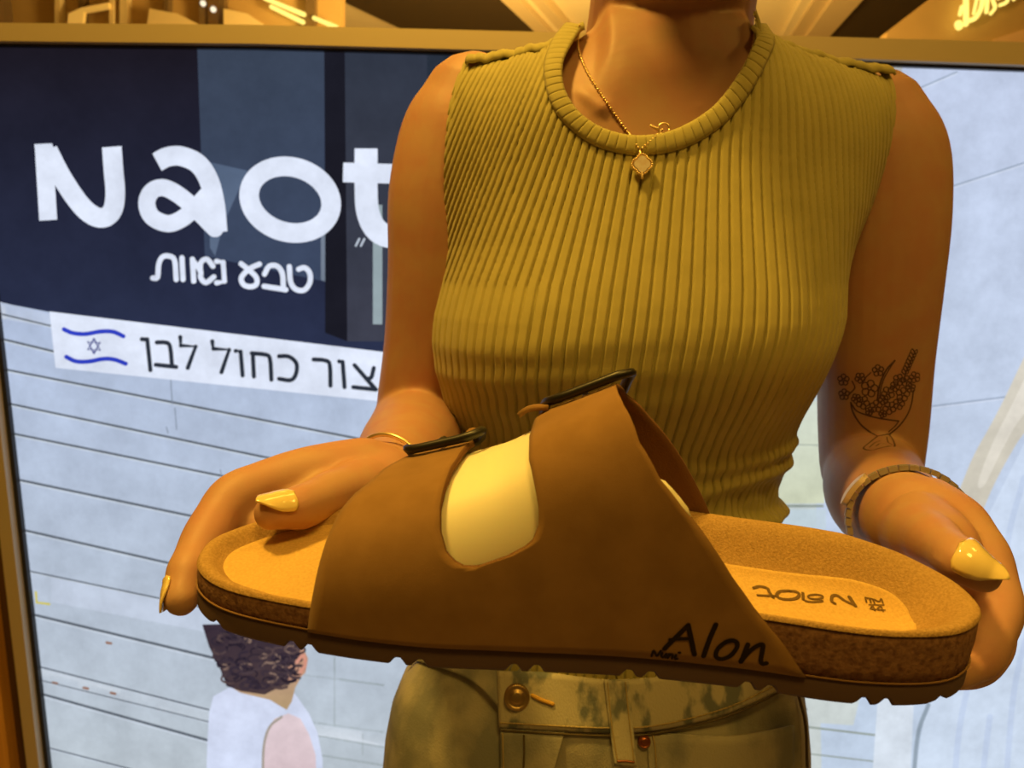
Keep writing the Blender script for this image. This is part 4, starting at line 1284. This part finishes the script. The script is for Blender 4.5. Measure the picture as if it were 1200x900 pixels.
# ------------------------------------------------------------------ jewellery
def on_body(px, py, lift=.001):
    h = cast(body_bvh, px, py); r = ray(px, py).normalized()
    return (h[0] if h[0] is not None else at(px, py, .56)) - r * lift
NPX_L = [(679, 30), (677, 45), (679, 62), (688, 84), (703, 108), (722, 136), (738, 158), (750, 172)]
NPX_R = [(884, 34), (883, 50), (879, 66), (872, 84), (858, 108)]
def chain(px, mb_, band=None):
    P = catmull(px, 12); Q = []
    for p in P:
        h = cast(body_bvh, p[0], p[1])
        if h[0] is None: continue
        Q.append(h[0] - ray(p[0], p[1]).normalized() * .0012)
    # resample at even link spacing
    out = [Q[0]]; 
    for q in Q[1:]:
        while (q - out[-1]).length > .0021: out.append(out[-1] + (q - out[-1]).normalized() * .0021)
    for i, q in enumerate(out):
        rr = .00115 if i % 2 else .0008
        mb_.add(*ellipsoid(q, (rr, rr, rr), nu=6, nv=5))
    return Q
nm = MB()
chain(NPX_L, nm)
pend = npt((752, 186), .013)
lastl = on_body(749, 158, .004)
neck = nm
# last links hang over the neck band to the pendant
for a, b in ((on_body(737, 156, .0015), npt((742, 164), .0105)), (npt((742, 164), .0105), npt((750, 176), .0125)), (npt((750, 176), .0125), npt((768, 160), .0105)), (npt((768, 160), .0105), on_body(776, 152, .003))):
    n = max(2, int((b - a).length / .0021))
    for i in range(n + 1): nm.add(*ellipsoid(a.lerp(b, i / n), (.0009,) * 3, nu=6, nv=5))
chain(NPX_R, nm)
# hidden run behind the neck joins the two ends
bk = [on_body(*NPX_L[0])] + [Vector((NX + .071 * math.cos(math.radians(q)), .630 + .071 * math.sin(math.radians(q)), 1.452 + .012 * math.sin(math.radians(q)))) for q in (165, 130, 90, 50, 15)] + [on_body(*NPX_R[0])]
vv, ff = tube(bk, [.0008] * len(bk), 6); nm.add(vv, ff)
necklace = thing('necklace', 'fine gold chain with a small pearl clover pendant at the neckline', 'necklace', pend)
nc = nm.build('chain', M['gold'], necklace, True)
pm = MB(); pn = Vector((0, -1, .12)).normalized(); pu = Vector((1, 0, 0)); pw = pn.cross(pu) * -1
pc = npt((752, 193), .0125)
def clover(a, r): return r * (.78 + .22 * abs(math.cos(2 * (a + .0))))
for rr, dep, mt, nm_ in ((.0068, .0012, 'gold', 'pendant'), (.0052, .0021, 'pearl', 'pearl_inlay')):
    q = MB(); ring0 = [pc + (pu * math.cos(a) + pw * math.sin(a)) * clover(a, rr) for a in [k * math.pi / 24 for k in range(48)]]
    q.prism([p + pn * dep for p in ring0], pn * -.003)
    q.build(nm_, M[mt], necklace)
q = MB()
for k in range(30):
    a = k * math.pi / 15; q.add(*ellipsoid(pc + (pu * math.cos(a) + pw * math.sin(a)) * clover(a, .0064) + pn * .0014, (.0008,) * 3, nu=6, nv=5))
vv, ff = tube([pc + pw * .0062 + pn * .001, pc + pw * .0085 + pn * .002, npt((750, 178), .0125)], [.0009] * 3, 6); q.add(vv, ff)
q.build('pendant_bead_rim', M['gold'], necklace, True)
# spring-ring clasp caught on the neck band
cl = MB(); cc = npt((776, 151), .0075)
ringp = [cc + (pu * math.cos(a) + pw * math.sin(a)) * .0036 + pu * .001 for a in [k * math.pi / 10 for k in range(21)]]
cl.add(*tube(ringp, [.0007] * 21, 8, interp=0, cap=False)); cl.add(*tube([cc + pu * -.003, cc + pu * -.0075 + pw * -.002], [.0011, .0008], 8))
cl.build('clasp', M['gold'], necklace, True)


def wrist_ring(c_, axis, lift, n=72, win=5):
    """a closed band that follows the skin around a wrist"""
    axis = axis.normalized(); u_ = axis.cross(Vector((0, 0, 1))).normalized(); w_ = u_.cross(axis)
    dirs = [u_ * math.cos(2 * math.pi * k / n) + w_ * math.sin(2 * math.pi * k / n) for k in range(n)]
    rr = []
    for d in dirs:
        h = body_bvh.ray_cast(c_, d, .06); rr.append(h[3] if h[0] is not None else .029)
    rr = np.minimum(np.array(rr), .036)
    mx_ = np.max([np.roll(rr, k) for k in range(-win, win + 1)], 0)
    sm = np.mean([np.roll(mx_, k) for k in range(-win, win + 1)], 0)
    return [c_ + d * (r + lift) for d, r in zip(dirs, sm)], u_, w_, axis


# thin gold bangle
ax = Vector((-.45, -.85, -.15))
P, u_, w_, a_ = wrist_ring(at(449, 566, .412), ax, .0008)
vv, ff = tube(P + [P[0], P[1]], [.0013] * (len(P) + 2), 10, cap=False, interp=0)
tag(mesh_obj('bangle', vv, ff[:-2], M['gold']), 'thin plain gold bangle on the wrist beside the sandal toe', 'bracelet')
# linked watch band
watch = thing('wristwatch', 'metal link wristwatch band on the wrist behind the sandal heel', 'watch', at(1066, 606, .42))
ax = at(1064, 614, .40) - at(1040, 594, .49)
P, u_, w_, a_ = wrist_ring(at(1066, 619, .412), ax, .0016, 80, 8)
lk = MB(); cen = at(1066, 619, .412)
for i in range(40):
    an = 2 * math.pi * 2 * i / 80; rad_i = (P[2 * i] - cen).length; ra = (u_ * math.cos(an) + w_ * math.sin(an)); tg = (-u_ * math.sin(an) + w_ * math.cos(an))
    for off, wd in ((-.0046, .0036), (0, .0048), (.0046, .0036)):
        c_ = cen + ra * (rad_i + (.0004 if off == 0 else 0)) + a_ * off
        hx, hy, hz = tg * (rad_i * .0665), a_ * (wd / 2), ra * .0014
        pts = [c_ + hx * sx + hy * sy + hz * sz for sz in (-1, 1) for sx, sy in ((-1, -1), (1, -1), (1, 1), (-1, 1))]
        lk.add(pts, [(3, 2, 1, 0), (4, 5, 6, 7), (0, 1, 5, 4), (1, 2, 6, 5), (2, 3, 7, 6), (3, 0, 4, 7)])
lk.build('link_band', M['steel'], watch)
def arc_plate(a0, a1, r, hw, th, name, m_, n=14):
    vv = []
    for i in range(n):
        an = a0 + (a1 - a0) * i / (n - 1); ra = (u_ * math.cos(an) + w_ * math.sin(an)); wd = hw * math.sqrt(max(.05, 1 - (2 * i / (n - 1) - 1) ** 4))
        for sy, rr in ((-1, r), (1, r), (1, r + th), (-1, r + th)): vv.append(cen + ra * rr + a_ * (wd * sy))
    ff = grid_faces(n, 4, True) + [(3, 2, 1, 0), tuple((n - 1) * 4 + k for k in range(4))]
    return mesh_obj(name, vv, ff, m_, watch, False)
def ang_of(px, py, Y):
    d = at(px, py, Y) - cen; return math.atan2(d.dot(w_), d.dot(u_))
aa = ang_of(1024, 590, .418)
arc_plate(aa - .30, aa + .30, (P[int(aa / (2 * math.pi) * 80) % 80] - cen).length + .0012, .0080, .0030, 'clasp', M['rose'])
ab = ang_of(1100, 690, .43)
rc = (P[int(ab / (2 * math.pi) * 80) % 80] - cen).length; rd = u_ * math.cos(ab) + w_ * math.sin(ab); tg = -u_ * math.sin(ab) + w_ * math.cos(ab)
vv = []
for q_, h_ in ((.2, -.0015), (1, -.0015), (1.06, .001), (1.06, .0035), (.94, .0052), (.86, .0046), (.05, .0046)):
    for k in range(32): an = math.pi * k / 16; vv.append(cen + rd * (rc + h_) + (tg * math.cos(an) + a_ * math.sin(an)) * (.0125 * q_))
ff = grid_faces(7, 32, True)
mesh_obj('watch_case', vv, ff, M['steel'], watch)
